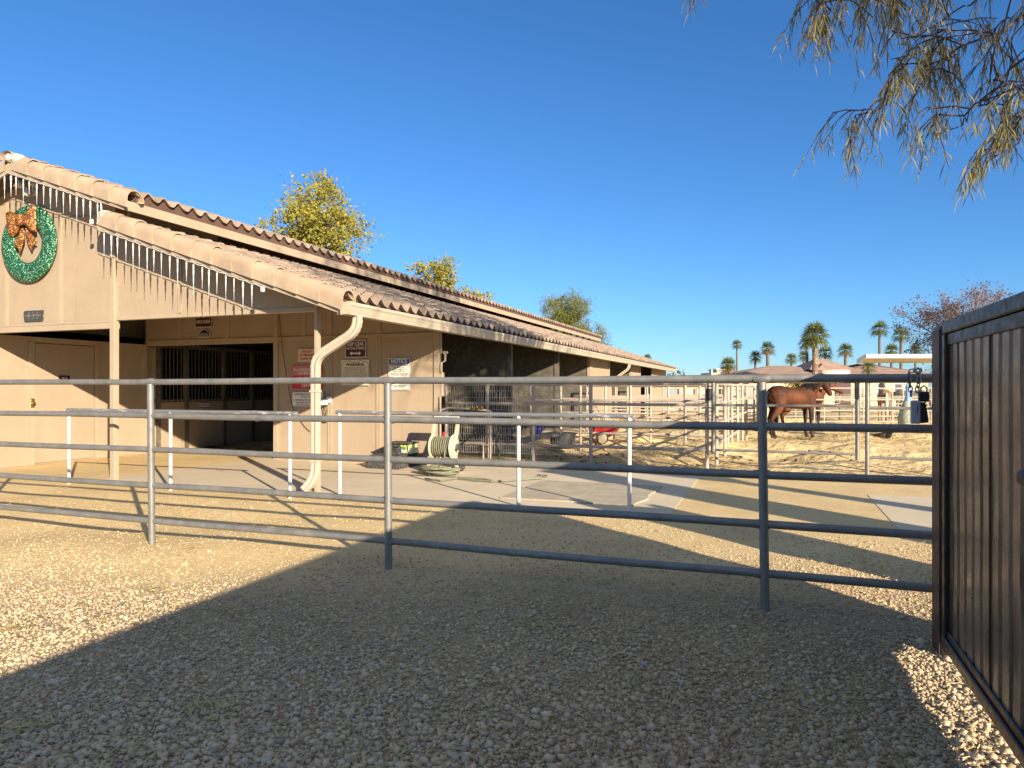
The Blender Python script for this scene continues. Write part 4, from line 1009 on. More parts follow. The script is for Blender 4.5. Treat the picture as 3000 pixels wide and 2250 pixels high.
for zx, z1 in ((55, 590), (133, 560), (195, 540), (283, 600), (355, 480), (447, 650), (530, 605), (613, 700), (687, 660), (770, 760), (852, 690), (932, 850), (1013, 760), (1098, 870), (1185, 820), (1230, 850)):
    top = on_y(zx * kk, 600, yI); zt = dU(top.x) - .165; bot = on_y(zx * kk, 450 + z1 * kk, yI).z
    up.append((top.x, yI, zt, max(.2, (zt - bot - .03) * rng.uniform(.85, 1.1)), rng.uniform(.010, .0155)))
wp_ = []
for i in range(60):
    x = up[0][0] - .2 + (up[-1][0] - up[0][0] + .2) * i / 59; wp_.append((x, yI - .012, dU(x) - .152 - .012 * abs(math.sin(i * .8))))
wp_.append((up[-1][0] + .03, yI, dU(up[-1][0]) - .35)); wp_.append((-9.95, yI, dL(-9.95) - .08))
icicles('icicle_lights', 'string of white icicle lights along the upper gable edge over the wreath', up, wp_, (-10.06, yI, dL(-9.95) - .02))
lo = []; kk = .3617
for zx, z0_, z1 in ((843, 810, 960), (902, 820, 1000), (951, 830, 1030), (1020, 850, 1020), (1078, 880, 1095), (1128, 895, 1060), (1192, 915, 1135), (1246, 935, 1110), (1307, 955, 1170), (1375, 985, 1160), (1438, 1000, 1215), (1510, 1025, 1200), (1567, 1055, 1285), (1638, 1050, 1220), (1692, 1090, 1300), (1757, 1110, 1290), (1829, 1130, 1340), (1895, 1160, 1335), (1968, 1190, 1415), (2040, 1205, 1390)):
    top = on_y(zx * kk, 700, yI); zt = dL(top.x) - .165; bot = on_y(zx * kk, 400 + z1 * kk, yI).z
    lo.append((top.x, yI, zt, max(.2, (zt - bot - .03) * rng.uniform(.85, 1.1)), rng.uniform(.009, .0145)))
wp_ = []
for i in range(70):
    x = lo[0][0] - .12 + (lo[-1][0] - lo[0][0] + .3) * i / 69; wp_.append((x, yI - .012, dL(x) - .152 - .014 * abs(math.sin(i * .75))))
icicles('icicle_lights', 'string of white icicle lights along the lower porch edge', lo, wp_, (lo[-1][0] + .19, yI, dL(lo[-1][0] + .19) - .17))
# lamps and the cord
fl = thing('flood_light', 'white twin flood light under the gable peak above the wreath', 'flood light', (XC, YF, 4.95))
c = on_y(88, 563, YF - .10)
k = MB(); k.lathe([(.07, 0), (.075, .03), (.03, .05), (.001, .05)], (c.x, YF - .005, c.z + .02), 14, Matrix.Rotation(R(90), 3, 'X')); k.build('mount', MAT['white'], fl)
for dx, dz, rz2 in ((-.12, .10, -25), (.14, .11, 35)):
    M = Matrix.Rotation(R(rz2), 3, 'Z') @ Matrix.Rotation(R(62), 3, 'X'); q = Vector((c.x + dx, YF - .14, c.z + dz))
    k = MB(); k.tube([(c.x, YF - .05, c.z + .03), q - M @ Vector((0, 0, -.02))], .014, 8); k.lathe([(.03, -.03), (.045, .0), (.085, .10), (.092, .115)], q, 18, M, cap=False); k.build('lamp_shade', MAT['white'], fl)
    k = MB(); k.lathe([(.001, .10), (.05, .098), (.084, .10)], q, 18, M, cap=False); k.build('lens', MAT['ice'], fl)
k = MB(); k.lathe([(.001, -.07), (.05, -.055), (.068, 0), (.05, .055), (.001, .07)], (c.x - .02, YF - .13, c.z - .02), 12); k.build('sensor', MAT['white'], fl)
wl = thing('wall_light', 'small white wall lamp with a black cord right of the downspout', 'wall light', on_y(955, 1185, YW))
c = on_y(955, 1178, YW)
k = MB(); k.box(c.x + .06, c.x + .16, YW - .09, YW - .021, c.z - .02, c.z + .12, .01); k.build('mount', MAT['white'], wl, smooth=False)
k = MB(); k.lathe([(.03, .09), (.09, .05), (.125, -.03), (.128, -.05)], (c.x, YW - .14, c.z), 18, cap=False); k.build('lamp_shade', MAT['white'], wl)
k = MB(); k.lathe([(.001, -.08), (.05, -.07), (.06, -.03), (.03, .0)], (c.x, YW - .14, c.z), 12); k.build('bulb', MAT['ice'], wl)
k = MB(); k.tube([(c.x - .0, YW - .09, c.z - .08), (c.x - .02, YW - .05, c.z - .22), (c.x + .01, YW - .05, c.z - .34)], .008, 6); k.tube([(c.x + .04, YW - .07, c.z - .08), (c.x + .05, YW - .05, c.z - .2), (c.x + .01, YW - .05, c.z - .34)], .006, 6)
k.box(c.x - .05, c.x + .05, YW - .06, YW - .03, c.z - .42, c.z - .32, .008); k.build('cord', MAT['black'], wl)
ec = MB(); ec.tube([on_y(px_, py_, YW - .035) for px_, py_ in ((818, 915), (822, 970), (828, 1030), (838, 1095), (848, 1150), (858, 1195), (866, 1215), (880, 1232), (893, 1250), (906, 1262), (915, 1266), (930, 1268))], .006, 5)
tag(ec.build('extension_cord', MAT['black']), 'thin black cord hanging down the sign wall', 'cord')
# ------------------------------------------------------------------ horses
def loft(k, pts, n=14):
    """pts: (center, lateral radius, in-plane radius); sections across the path"""
    P = [Vector(p[0]) for p in pts]; base = len(k.v)
    for i, (c, rl, rv) in enumerate(pts):
        a = P[max(0, i-1)]; b_ = P[min(len(P)-1, i+1)]; t = (b_ - a).normalized()
        side = Vector((0, 1, 0)); up = t.cross(side).normalized()
        for j in range(n):
            an = 2 * math.pi * j / n
            k.v.append(tuple(P[i] + side * math.cos(an) * rl + up * math.sin(an) * rv))
    for i in range(len(pts) - 1):
        for j in range(n):
            j2 = (j+1) % n; k.f.append((base + i*n + j, base + i*n + j2, base + (i+1)*n + j2, base + (i+1)*n + j))
    k.f.append(tuple(base + j for j in reversed(range(n)))); k.f.append(tuple(base + (len(pts)-1)*n + j for j in range(n)))
def fuse(k, name, mat, parent, voxel=.022):
    me = bpy.data.meshes.new('raw'); me.from_pydata(k.v, [], k.f); me.update()
    bm = bmesh.new(); bm.from_mesh(me); bmesh.ops.recalc_face_normals(bm, faces=bm.faces[:]); bm.to_mesh(me); bm.free()
    o = bpy.data.objects.new('raw', me); COL.objects.link(o)
    m = o.modifiers.new('r', 'REMESH'); m.mode = 'VOXEL'; m.voxel_size = voxel
    s_ = o.modifiers.new('s', 'SMOOTH'); s_.iterations = 5; s_.factor = .5
    dg = bpy.context.evaluated_depsgraph_get(); out = bpy.data.meshes.new_from_object(o.evaluated_get(dg))
    bpy.data.objects.remove(o); bpy.data.meshes.remove(me)
    out.name = name; out.shade_smooth(); out.materials.clear(); out.materials.append(mat)
    r = bpy.data.objects.new(name, out); COL.objects.link(r); r.parent = parent
    return r
def coat(name, body, points, back=None, sock=None, patch=None):
    n = N(name); s_ = n.node('ShaderNodeSeparateXYZ'); n.link(n.tc.outputs['Object'], s_.inputs[0]); z = s_.outputs[2]
    c = n.ramp(n.noise(3, 4), [(.3, sc(body, .85)), (.7, sc(body, 1.15))])
    if back: c = n.mix(n.ramp(n.math('DIVIDE', z, 2.0), [(.64, 0.0), (.74, .85)]), c, back)
    if patch: c = n.mix(n.ramp(n.noise(1.4, 4), [(.45, 0.0), (.55, 1.0)]), c, patch)
    if points: c = n.mix(n.ramp(n.math('ADD', z, n.math('MULTIPLY', n.noise(9, 3), .12)), [(.56, 1.0), (.74, 0.0)]), c, points)
    if points:
        fx_ = n.ramp(s_.outputs[0], [(.30, 0.0), (.42, 1.0)]); c = n.mix(n.math('MULTIPLY', fx_, n.ramp(n.math('ADD', z, n.math('MULTIPLY', n.noise(6, 3), .15)), [(.80, 1.0), (.98, 0.0)])), c, points)
    if sock: c = n.mix(n.ramp(z, [(.14, 1.0), (.20, 0.0)]), c, sock)
    c = n.mix(n.ramp(z, [(.055, 1.0), (.07, 0.0)]), c, (.05, .04, .035))
    c = n.mix(n.ramp(n.noise(2.1, 3), [(.42, 0.0), (.60, .85)]), c, sc(body, .42))
    n.set(c, .62, 0, .22); n.bump(n.noise(120, 3), .05, .004); return n.m
MAT['hair'] = plain('black_horse_hair', (.014, .011, .009), .75, var=.4, vs=20, spec=.12)
MAT['palehair'] = plain('pale_horse_hair', (.48, .41, .32), .6, var=.2, vs=20)
MAT['eye'] = plain('dark_eye', (.01, .008, .006), .1, var=0)
def horse(label, loc, rz, coatmat, hair, head=(.34, -.30), neck_up=1.0, scale=1.0, yaw=0.0, graze=False):
    t = thing('horse', label, 'horse', loc, rz, 'horses standing in the pens'); t.scale = (scale,) * 3
    k = MB()
    loft(k, [((-.86, 0, 1.22), .05, .08), ((-.80, 0, 1.20), .19, .23), ((-.66, 0, 1.20), .27, .31), ((-.46, 0, 1.205), .295, .325), ((-.2, 0, 1.18), .275, .30), ((.08, 0, 1.15), .285, .315), ((.30, 0, 1.16), .27, .335), ((.48, 0, 1.20), .235, .34), ((.64, 0, 1.17), .19, .29), ((.76, 0, 1.14), .12, .18), ((.79, 0, 1.13), .05, .08)], 18)
    if not graze:
        pk = Vector((1.02, 0, 1.30 + .62 * neck_up)); 
        nk = [((.46, 0, 1.24), .17, .32), ((.62, 0, 1.38), .145, .265), ((.76, 0, 1.38 + .18 * neck_up), .115, .215), ((.90, 0, 1.36 + .38 * neck_up), .095, .175), (tuple(pk), .08, .135), (tuple(pk + Vector((.06, 0, .05))), .05, .08)]
    else:
        pk = Vector((1.18, 0, .95)); nk = [((.46, 0, 1.2), .17, .3), ((.68, 0, 1.2), .14, .24), ((.9, 0, 1.1), .11, .19), ((1.06, 0, 1.0), .09, .15), (tuple(pk), .08, .13)]
    loft(k, nk, 14)
    def yw(v): 
        v = Vector(v) - pk; return pk + Matrix.Rotation(yaw, 3, 'Z') @ v
    hx, hz = head; hd = Vector((hx, 0, hz)); hn = hd.normalized()
    hs = MB()
    loft(hs, [(tuple(pk + hn * -.08), .055, .07), (tuple(pk + hn * .0), .095, .125), (tuple(pk + hn * .13), .105, .150), (tuple(pk + hn * .26), .09, .120), (tuple(pk + hn * .40), .065, .085), (tuple(pk + hn * .51), .062, .078), (tuple(pk + hn * .57), .05, .06), (tuple(pk + hn * .59), .02, .03)], 14)
    for s_ in (-1, 1):
        e = pk + Vector((-.0, .055 * s_, .09)); loft(hs, [(tuple(e), .03, .028), (tuple(e + Vector((.0, .012 * s_, .07))), .032, .018), (tuple(e + Vector((.015, .012 * s_, .15))), .006, .006)], 8)
    hs.v = [tuple(yw(v)) for v in hs.v]; k.add(hs.v, hs.f)
    for s_ in (-1, 1):
        fx = .0 + .05 * s_
        loft(k, [((.52, .14 * s_, 1.18), .11, .20), ((.54, .15 * s_, .98), .095, .13), ((.55 + fx * .4, .15 * s_, .76), .062, .075), ((.555 + fx * .5, .15 * s_, .54), .055, .062), ((.55 + fx * .5, .15 * s_, .46), .044, .048), ((.55 + fx * .5, .15 * s_, .26), .036, .042), ((.555 + fx * .5, .15 * s_, .16), .045, .05), ((.585 + fx * .5, .15 * s_, .08), .042, .048), ((.61 + fx * .5, .15 * s_, .05), .055, .062), ((.62 + fx * .5, .15 * s_, .0), .065, .075)], 12)
        bx = -.03 + .07 * s_
        loft(k, [((-.58, .15 * s_, 1.22), .16, .25), ((-.55 + bx * .3, .165 * s_, .98), .13, .20), ((-.56 + bx * .6, .165 * s_, .80), .09, .13), ((-.68 + bx, .16 * s_, .62), .06, .082), ((-.73 + bx, .155 * s_, .54), .052, .07), ((-.71 + bx, .155 * s_, .42), .042, .05), ((-.68 + bx, .155 * s_, .26), .038, .045), ((-.665 + bx, .155 * s_, .16), .045, .05), ((-.635 + bx, .155 * s_, .08), .042, .048), ((-.61 + bx, .155 * s_, .05), .055, .06), ((-.60 + bx, .155 * s_, .0), .064, .072)], 12)
    fuse(k, 'body', coatmat, t)
    k = MB()
    loft(k, [((-.84, 0, 1.33), .05, .05), ((-.92, 0, 1.27), .065, .06), ((-.985, .01, 1.05), .075, .085), ((-1.0, .02, .75), .085, .10), ((-.985, .0, .48), .07, .085), ((-.97, -.01, .26), .025, .03)], 12)
    for i in range(14):
        a = rng.uniform(0, 6.28); k.tube([(-.93 + .05 * math.cos(a), .05 * math.sin(a), 1.15), (-.99 + .085 * math.cos(a), .08 * math.sin(a), .75), (-.975 + .06 * math.cos(a), .06 * math.sin(a), .26 + rng.uniform(-.05, .1))], [.012, .014, .004], 5)
    k.build('tail', hair, t, local=True)
    k = MB(); NP = [Vector(p[0]) for p in nk]
    for i in range(70):
        f = rng.uniform(0, 1) * (len(nk) - 1.01); j = int(f); u = f - j
        c = NP[j].lerp(NP[j+1], u); tn = (NP[j+1] - NP[j]).normalized(); up = tn.cross(Vector((0, 1, 0))).normalized()
        if up.z < 0 and not graze: up = -up
        if up.x > 0 and not graze: up = -up
        rv = nk[j][2] * (1-u) + nk[j+1][2] * u; rl = nk[j][1] * (1-u) + nk[j+1][1] * u
        top = c + up * (rv * .98); sd = -1 if rng.random() < .9 else 1
        mid = c + up * rv * .62 + Vector((0, sd * (rl * .92 + .012), 0)); low = c + up * rv * (-.05 + rng.uniform(-.2, .2)) + Vector((rng.uniform(-.03, .03), sd * (rl + .018), -.02))
        k.tube([top + Vector((0, 0, .0)), top + Vector((0, sd * .03, .018)), mid, low], [.016, .02, .018, .004], 5)
    for i in range(8): k.tube([pk + Vector((-.03, rng.uniform(-.03, .03), .11)), yw(pk + Vector((.05, rng.uniform(-.04, .04), .11))), yw(pk + hn * .16 + Vector((.07, rng.uniform(-.05, .05), .09)))], [.014, .016, .004], 5)
    k.build('mane', hair, t, local=True)
    for s_ in (-1, 1):
        k = MB(); c = yw(pk + hn * .17 + Vector((-hn.z * .055, .092 * s_, hn.x * .055))); k.lathe([(.001, -.02), (.016, -.012), (.02, 0), (.016, .012), (.001, .02)], c, 8)
        k.build('eye', MAT['eye'], t, local=True)
    return t
MAT['bay'] = coat('bay_coat', (.125, .040, .014), (.022, .014, .010), (.035, .014, .008))
MAT['darkbay'] = coat('dark_bay_coat', (.16, .052, .019), (.03, .018, .012), None, (.55, .5, .45))
MAT['palomino'] = coat('palomino_coat', (.34, .21, .10), None, None, (.4, .37, .32), (.32, .29, .25))
MAT['greycoat'] = coat('grey_coat', (.30, .28, .26), None, None, None, (.15, .14, .14))
horse('bay horse with black tail seen side on between the gate rails', fwd(8.62, 21.4), TH + R(17), MAT['bay'], MAT['hair'], (.26, -.51), .72, 1.05, R(-40))
horse('darker horse standing behind the bay horse, only its head and legs showing', fwd(10.25, 24.6), TH + R(8), MAT['darkbay'], MAT['hair'], (.48, -.30), .58, 1.0, R(-10))
horse('palomino horse standing rump on beside the canopy pole', fwd(17.1, 32), TH + R(68), MAT['palomino'], MAT['palehair'], (.3, -.4), .9, .97)
horse('grey horse with lowered head beyond the large hay net', fwd(20.3, 35.5), TH + R(140), MAT['greycoat'], MAT['palehair'], (.25, -.45), 1, .95, 0, True)
# ------------------------------------------------------------------ far stalls, hay nets, canopy, house
fs = thing('far_stalls', 'low cream row of far stalls with framed window openings', 'stable', (-8, 46, 0))
k = MB(); x0, x1, y = -13.5, .8, 46.0
k.box(x0, x1, y, y + .1, 0, .78); k.box(x0, x1, y, y + .1, 1.50, 1.78); k.box(x0, x1, y - .05, y, .78, .84)
k.build('wall', plain('cream_stucco', (.68, .59, .43), .8, var=.06), fs, smooth=False)
x = x0
while x < x1 + .1:
    k = MB(); k.box(x - .08, x + .08, y - .03, y + .12, .0, 1.52); x += 1.0; k.build('frame_post', MAT['creampipe'], fs, smooth=False)
shade = [plain('stall_grey', (.40, .40, .38), .6), plain('stall_dark', (.06, .06, .07), .6), plain('stall_cream', (.62, .55, .42), .7), plain('stall_bluegrey', (.34, .38, .46), .5)]
x = x0 + .0; i = 0
while x < x1 - .3:
    m = shade[(i * 7 + i // 3) % 4]; k = MB(); k.box(x + .081, x + .919, y + .06, y + .09, .86, 1.47); k.build('window', m, fs, smooth=False); x += 1.0; i += 1
n = N('hay_in_net'); c = n.ramp(n.noise(18, 8, .8), [(.3, (.16, .19, .09)), (.55, (.34, .36, .20)), (.75, (.50, .50, .33))])
c = n.mix(n.ramp(n.voro(22, None, 'Distance', 'DISTANCE_TO_EDGE'), [(.03, 1.0), (.07, 0.0)]), c, (.62, .66, .62)); n.set(c, .9); n.bump(n.noise(30, 6), .6, .02); MAT['hay'] = n.m
def haynet(name, label, c, h, r, netmat):
    t = thing(name, label, 'hay net', c, group='hay nets hung on the pens'); k = MB()
    k.lathe([(.02, -h), (r * .6, -h * .97), (r * .95, -h * .8), (r, -h * .55), (r * .8, -h * .25), (r * .35, -.02)], c, 16)
    k.v = [(x + .05 * r * math.sin(z * 14 + y * 6), y + .07 * r * math.cos(z * 11), z) for x, y, z in k.v]; k.build('hay_bag', MAT['hay'], t)
    k = MB(); k.lathe([(r * .38, -.05), (r * .22, .15), (.07, .38), (.02, .5)], c, 10); k.build('net_top', netmat, t)
haynet('hay_net', 'stuffed hay net with a blue top hanging behind the grey panel', fwd((2660 - 1500) / F * 20.5, 20.5, 1.18), .98, .27, plain('blue_netting', (.22, .36, .62), .8, var=.3, vs=40))
haynet('hay_net', 'pale green hay net hanging left of the bay horse', fwd((2240 - 1500) / F * 24.2, 24.2, 1.22), .85, .22, plain('pale_netting', (.6, .6, .55), .8))
cn = thing('shade_canopy', 'flat white shade canopy on dark brown poles before the house', 'canopy', (3.6, 32, 0))
z_ = 2.86; c00 = fwd((2540 - 1500) / F * 29, 29); cu, cv = Vector((CT, ST, 0)), Vector((-ST, CT, 0))
def cw(u, v, z): return c00 + cu * u + cv * v + Vector((0, 0, z))
k = MB(); L, D = 6.5, 4.2
k.beam(cw(-.05, 0, z_), cw(L, 0, z_), .06, .16); k.beam(cw(-.05, .03, z_ - .02), cw(1.68, D, z_ - .06), .06, .2); k.beam(cw(1.7, D, z_ - .05), cw(L, D, z_ - .05), .06, .16)
k.build('rim', MAT['white'], cn, smooth=False)
k = MB(); k.sheet([[cw(-.03 + 1.7 * v / D + (L - 1.7 * v / D) * u, v, z_ - .02 - .14 * math.sin(math.pi * v / D) - .03 * math.sin(u * 14)) for u in np.linspace(0, 1, 12)] for v in np.linspace(.04, D, 8)]); k.build('fabric', plain('cream_shade_cloth', (.66, .60, .48), .9, var=.06), cn)
for u, v in ((.05, .06), (1.72, D - .06), (L - .1, .06), (L - .1, D - .06)):
    k = MB(); k.beam(cw(u, v, -.1), cw(u, v, z_ - .08), .11, .11); k.build('pole', MAT['brownpost'], cn, smooth=False)

HD = 62.0
hs_ = thing('ranch_house', 'tan house with brown hip roofs and a round turret behind the pens', 'house', fwd(24, HD), TH)
hw_ = plain('house_stucco', (.58, .49, .31), .85, var=.05); rf_ = plain('house_roof_tile', (.36, .235, .165), .85, var=.2, vs=1.5, bump=.4, bs=6)
def hx(px_): return (px_ - 1500) / F * HD - 24
def hz_(py_): return EYE + (HY - py_) / F * HD
def hipmesh(x0, x1, y0, y1, ze, zr, ov=.5, kx=None):
    k = MB(); x0 -= ov; x1 += ov; y0 -= ov; y1 += ov; d = (y1 - y0) / 2; kx = kx or d; ym = (y0 + y1) / 2
    k.add([(x0, y0, ze), (x1, y0, ze), (x1, y1, ze), (x0, y1, ze), (x0 + kx, ym, zr), (x1 - kx, ym, zr)], [(0, 1, 5, 4), (1, 2, 5), (2, 3, 4, 5), (3, 0, 4), (0, 3, 2, 1)])
    return k
def hbox(name, m, x0, x1, y0, y1, z0, z1): 
    k = MB(); k.box(x0, x1, y0, y1, z0, z1); return k.build(name, m, hs_, smooth=False, local=True)
hbox('wall', hw_, hx(2165), hx(2400), 0, 9, 0, 2.75); hbox('wall', hw_, hx(2500), hx(2730), .6, 9, 0, 2.75); hbox('wall', hw_, hx(2400.5), hx(2499.5), 1.2, 9, 0, 3.2)
roof1 = hipmesh(hx(2165), hx(2510), 0, 9, 2.76, hz_(1066)).build('roof', rf_, hs_, smooth=False, local=True)
hipmesh(hx(2480), hx(2740), .6, 9.5, 2.78, hz_(1060)).build('roof', rf_, hs_, smooth=False, local=True)
hipmesh(hx(2392), hx(2510), .9, 6, 3.22, hz_(1046), .35, 1.7).build('roof', rf_, hs_, smooth=False, local=True)
k = MB(); k.add([(hx(2200) - 1.5, -.6, 2.8), (hx(2200) + 1.6, -.6, 2.8), (hx(2200), 2.2, hz_(1088))], [(0, 1, 2)]); k.build('dormer', rf_, hs_, smooth=False, local=True); k = MB(); k.add([(hx(2440) - 1.6, -.1, 3.15), (hx(2440) + 1.6, -.1, 3.15), (hx(2440) + .2, 1.6, hz_(1055))], [(0, 1, 2)]); k.build('dormer', rf_, hs_, smooth=False, local=True)
k = MB(); k.lathe([(1.7, 0), (1.7, 3.16)], (hx(2448), 1.2, 0), 24); k.build('turret', plain('pale_turret_stucco', (.66, .57, .42), .85), hs_, local=True)
for a, b_, z0, z1 in ((2215, 2232, .4, 2.1), (2268, 2280, .9, 2.0), (2580, 2600, .9, 2.0), (2630, 2655, .9, 2.0)):
    yy = -.03 if a < 2400 else .57
    f_ = hbox('window', MAT['white'], hx(a), hx(b_), yy, yy + .05, z0, z1); k = MB(); k.box(hx(a) + .08, hx(b_) - .08, yy - .02, yy - .001, z0 + .08, z1 - .08); g_ = k.build('pane', shade[1], hs_, smooth=False, local=True); g_.parent = f_
k = MB(); P = [(-.65, 0), (.65, 0), (.65, 1.9)] + [(.65 * math.cos(a), 1.9 + .5 * math.sin(a)) for a in np.linspace(0, math.pi, 9)][1:-1] + [(-.65, 1.9)]
k.prism_y([(x + hx(2462), z) for x, z in P], -.62, -.46); k.build('arched_door', plain('dark_red_door', (.07, .03, .025), .6), hs_, smooth=False, local=True)
hbox('column', MAT['white'], hx(2498), hx(2508), -.6, -.3, 0, 2.74)
fb = thing('far_building', 'small cream flat topped building far left of the palms', 'building', fwd(24, 90), TH)
def bx(px_): return (px_ - 1500) / F * 90 - 24
k = MB(); k.box(bx(2078), bx(2110), 0, 4, 0, hz_(0) * 0 + EYE + (HY - 1092) / F * 90); k.box(bx(2104), bx(2135), .5, 4, 0, EYE + (HY - 1084) / F * 90); k.build('wall', hw_, fb, smooth=False, local=True)
k = MB(); k.box(bx(2101), bx(2138), .3, 4.2, EYE + (HY - 1084) / F * 90 + .003, EYE + (HY - 1081) / F * 90 + .05); k.build('parapet', MAT['white'], fb, smooth=False, local=True)
k = MB(); k.tube([(bx(2084), -.2, 0), (bx(2084), -.2, EYE + (HY - 1083) / F * 90)], .12, 8); k.build('vent_pipe', MAT['white'], fb, local=True)

# ------------------------------------------------------------------ palms
MAT['frond'] = leafmat('palm_frond', [(.07, .095, .025), (.14, .165, .045), (.26, .25, .09)], .25, .5, .5)
MAT['deadfrond'] = leafmat('dry_palm_frond', [(.20, .12, .05), (.34, .22, .09)], .1)
n = N('palm_bark'); w = n.node('ShaderNodeTexVoronoi'); w.inputs['Scale'].default_value = 5.5; n.link(n.mapv((1, 1, 1.2)), w.inputs['Vector'])
c = n.ramp(w.outputs['Distance'], [(.1, (.46, .34, .24)), (.5, (.20, .13, .085))]); n.set(c, .9); n.bump(w.outputs['Distance'], -.8, .05); MAT['palmbark'] = n.m
MAT['palmgrey'] = plain('grey_palm_bark', (.17, .13, .10), .9, var=.25, vs=3, bump=.4, bs=15)
def palm(label, px_, py_, rpx, d, tr=.16, skirt=0.0, bark='palmgrey', nf=27, lean=0.0, up=.25):
    r = rpx / F * d * 1.08; top = at_d(px_, py_, d); base = fwd((px_ - 1500) / F * d + lean, d)
    t = thing('palm_tree', label, 'palm tree', base, group='fan palms behind the pens')
    k = MB(); k.tube([base + Vector((0, 0, -.3)), base.lerp(top, .5), base.lerp(top, .9), top + Vector((0, 0, .05))], [tr * 1.15, tr, tr * .95, tr * 1.1], 10); k.build('trunk', MAT[bark], t)
    k = MB(); dd = MB()
    for i in range(nf):
        el = -.75 + 2.2 * ((i + .5) / nf) + rng.uniform(-.15, .15); el = min(1.5, el); az = i * 2.39996 + rng.uniform(-.3, .3)
        dr = Vector((math.cos(az) * math.cos(el), math.sin(az) * math.cos(el), math.sin(el))); q = top + dr * r * .30
        sd = dr.cross(Vector((0, 0, 1))); sd = sd.normalized() if sd.length > .05 else Vector((1, 0, 0)); nn = sd.cross(dr)
        b_ = dd if el < -.45 and skirt > 0 else k
        b_.beam(top, q, .018, .018)
        for j in range(11):
            a = (j / 10 - .5) * 2.7; L_ = r * (.78 - .14 * abs(a)) * rng.uniform(.85, 1.12)
            dv_ = dr * math.cos(a) + sd * math.sin(a); tip = q + dv_ * L_ - Vector((0, 0, L_ * (.28 + .2 * rng.random()) * (1.0 if el < .9 else .4))) + nn * rng.uniform(-.05, .05) * r
            m_ = q + dv_ * L_ * .55 - Vector((0, 0, L_ * .05)); wv = (sd * math.cos(a) - dr * math.sin(a)) * r * .030
            b_.face([q, m_ - wv, tip, m_ + wv])
    if skirt > 0:
        for i in range(26):
            az = rng.uniform(0, 6.28); q = top + Vector((math.cos(az) * r * .2, math.sin(az) * r * .2, -skirt * rng.uniform(.1, .5) * r)); e = q + Vector((math.cos(az) * r * .18, math.sin(az) * r * .18, -skirt * r * rng.uniform(.5, .9)))
            wv = Vector((-math.sin(az), math.cos(az), 0)) * r * .07; dd.face([q - wv, e - wv * .6, e + wv * .6, q + wv])
    k.build('crown', MAT['frond'], t, smooth=False, fix=False)
    if dd.f: dd.build('dry_skirt', MAT['deadfrond'], t, smooth=False, fix=False)
palm('tall thin palm standing alone at the left of the palm group', 2159, 1010, 19, 92, .13)
palm('short bushy palm with yellow skirt at the left end of the house', 2133, 1070, 29, 66, .2, .6, nf=40)
palm('dark low palm in front of the slender one above the left roof', 2213, 1047, 24, 82, .16)
palm('palm with a reddish trunk just right of the dark low palm', 2249, 1022, 27, 80, .2, .5)
palm('small palm over the middle of the long roof', 2318, 1052, 22, 88, .14)
palm('pale stemmed small palm left of the stout palm trunk', 2355, 1044, 21, 90, .15)
palm('leaning dark palm just behind the stout foreground palm', 2364, 1006, 30, 80, .17)
palm('stout foreground palm with patterned bark before the house roof', 2388, 984, 48, 56, .235, .0, 'palmbark', 44)
palm('low spreading palm right behind the stout palm crown', 2417, 1035, 28, 78, .15)
palm('orange stemmed palm rising over the turret roof', 2477, 1028, 28, 76, .17, .3)
palm('tall dark stemmed palm above the white canopy', 2577, 966, 32, 84, .17)
palm('palm with pale trunk at right of the tall dark stemmed one', 2640, 984, 32, 84, .19)
palm('low palm between the two tall ones above the canopy', 2612, 1028, 26, 80, .16)
palm('small palm almost hidden by the leafless tree', 2682, 1024, 20, 90, .15)
palm('low fan palm under the left corner of the canopy', 2545, 1078, 27, 52, .12, up=.8, nf=22)
palm('little palm crown peeping over the far barn roof', 1897, 1049, 15, 95, .15)
palm('smallest palm tip above the barn roof ridge end', 1812, 1028, 10, 110, .15)

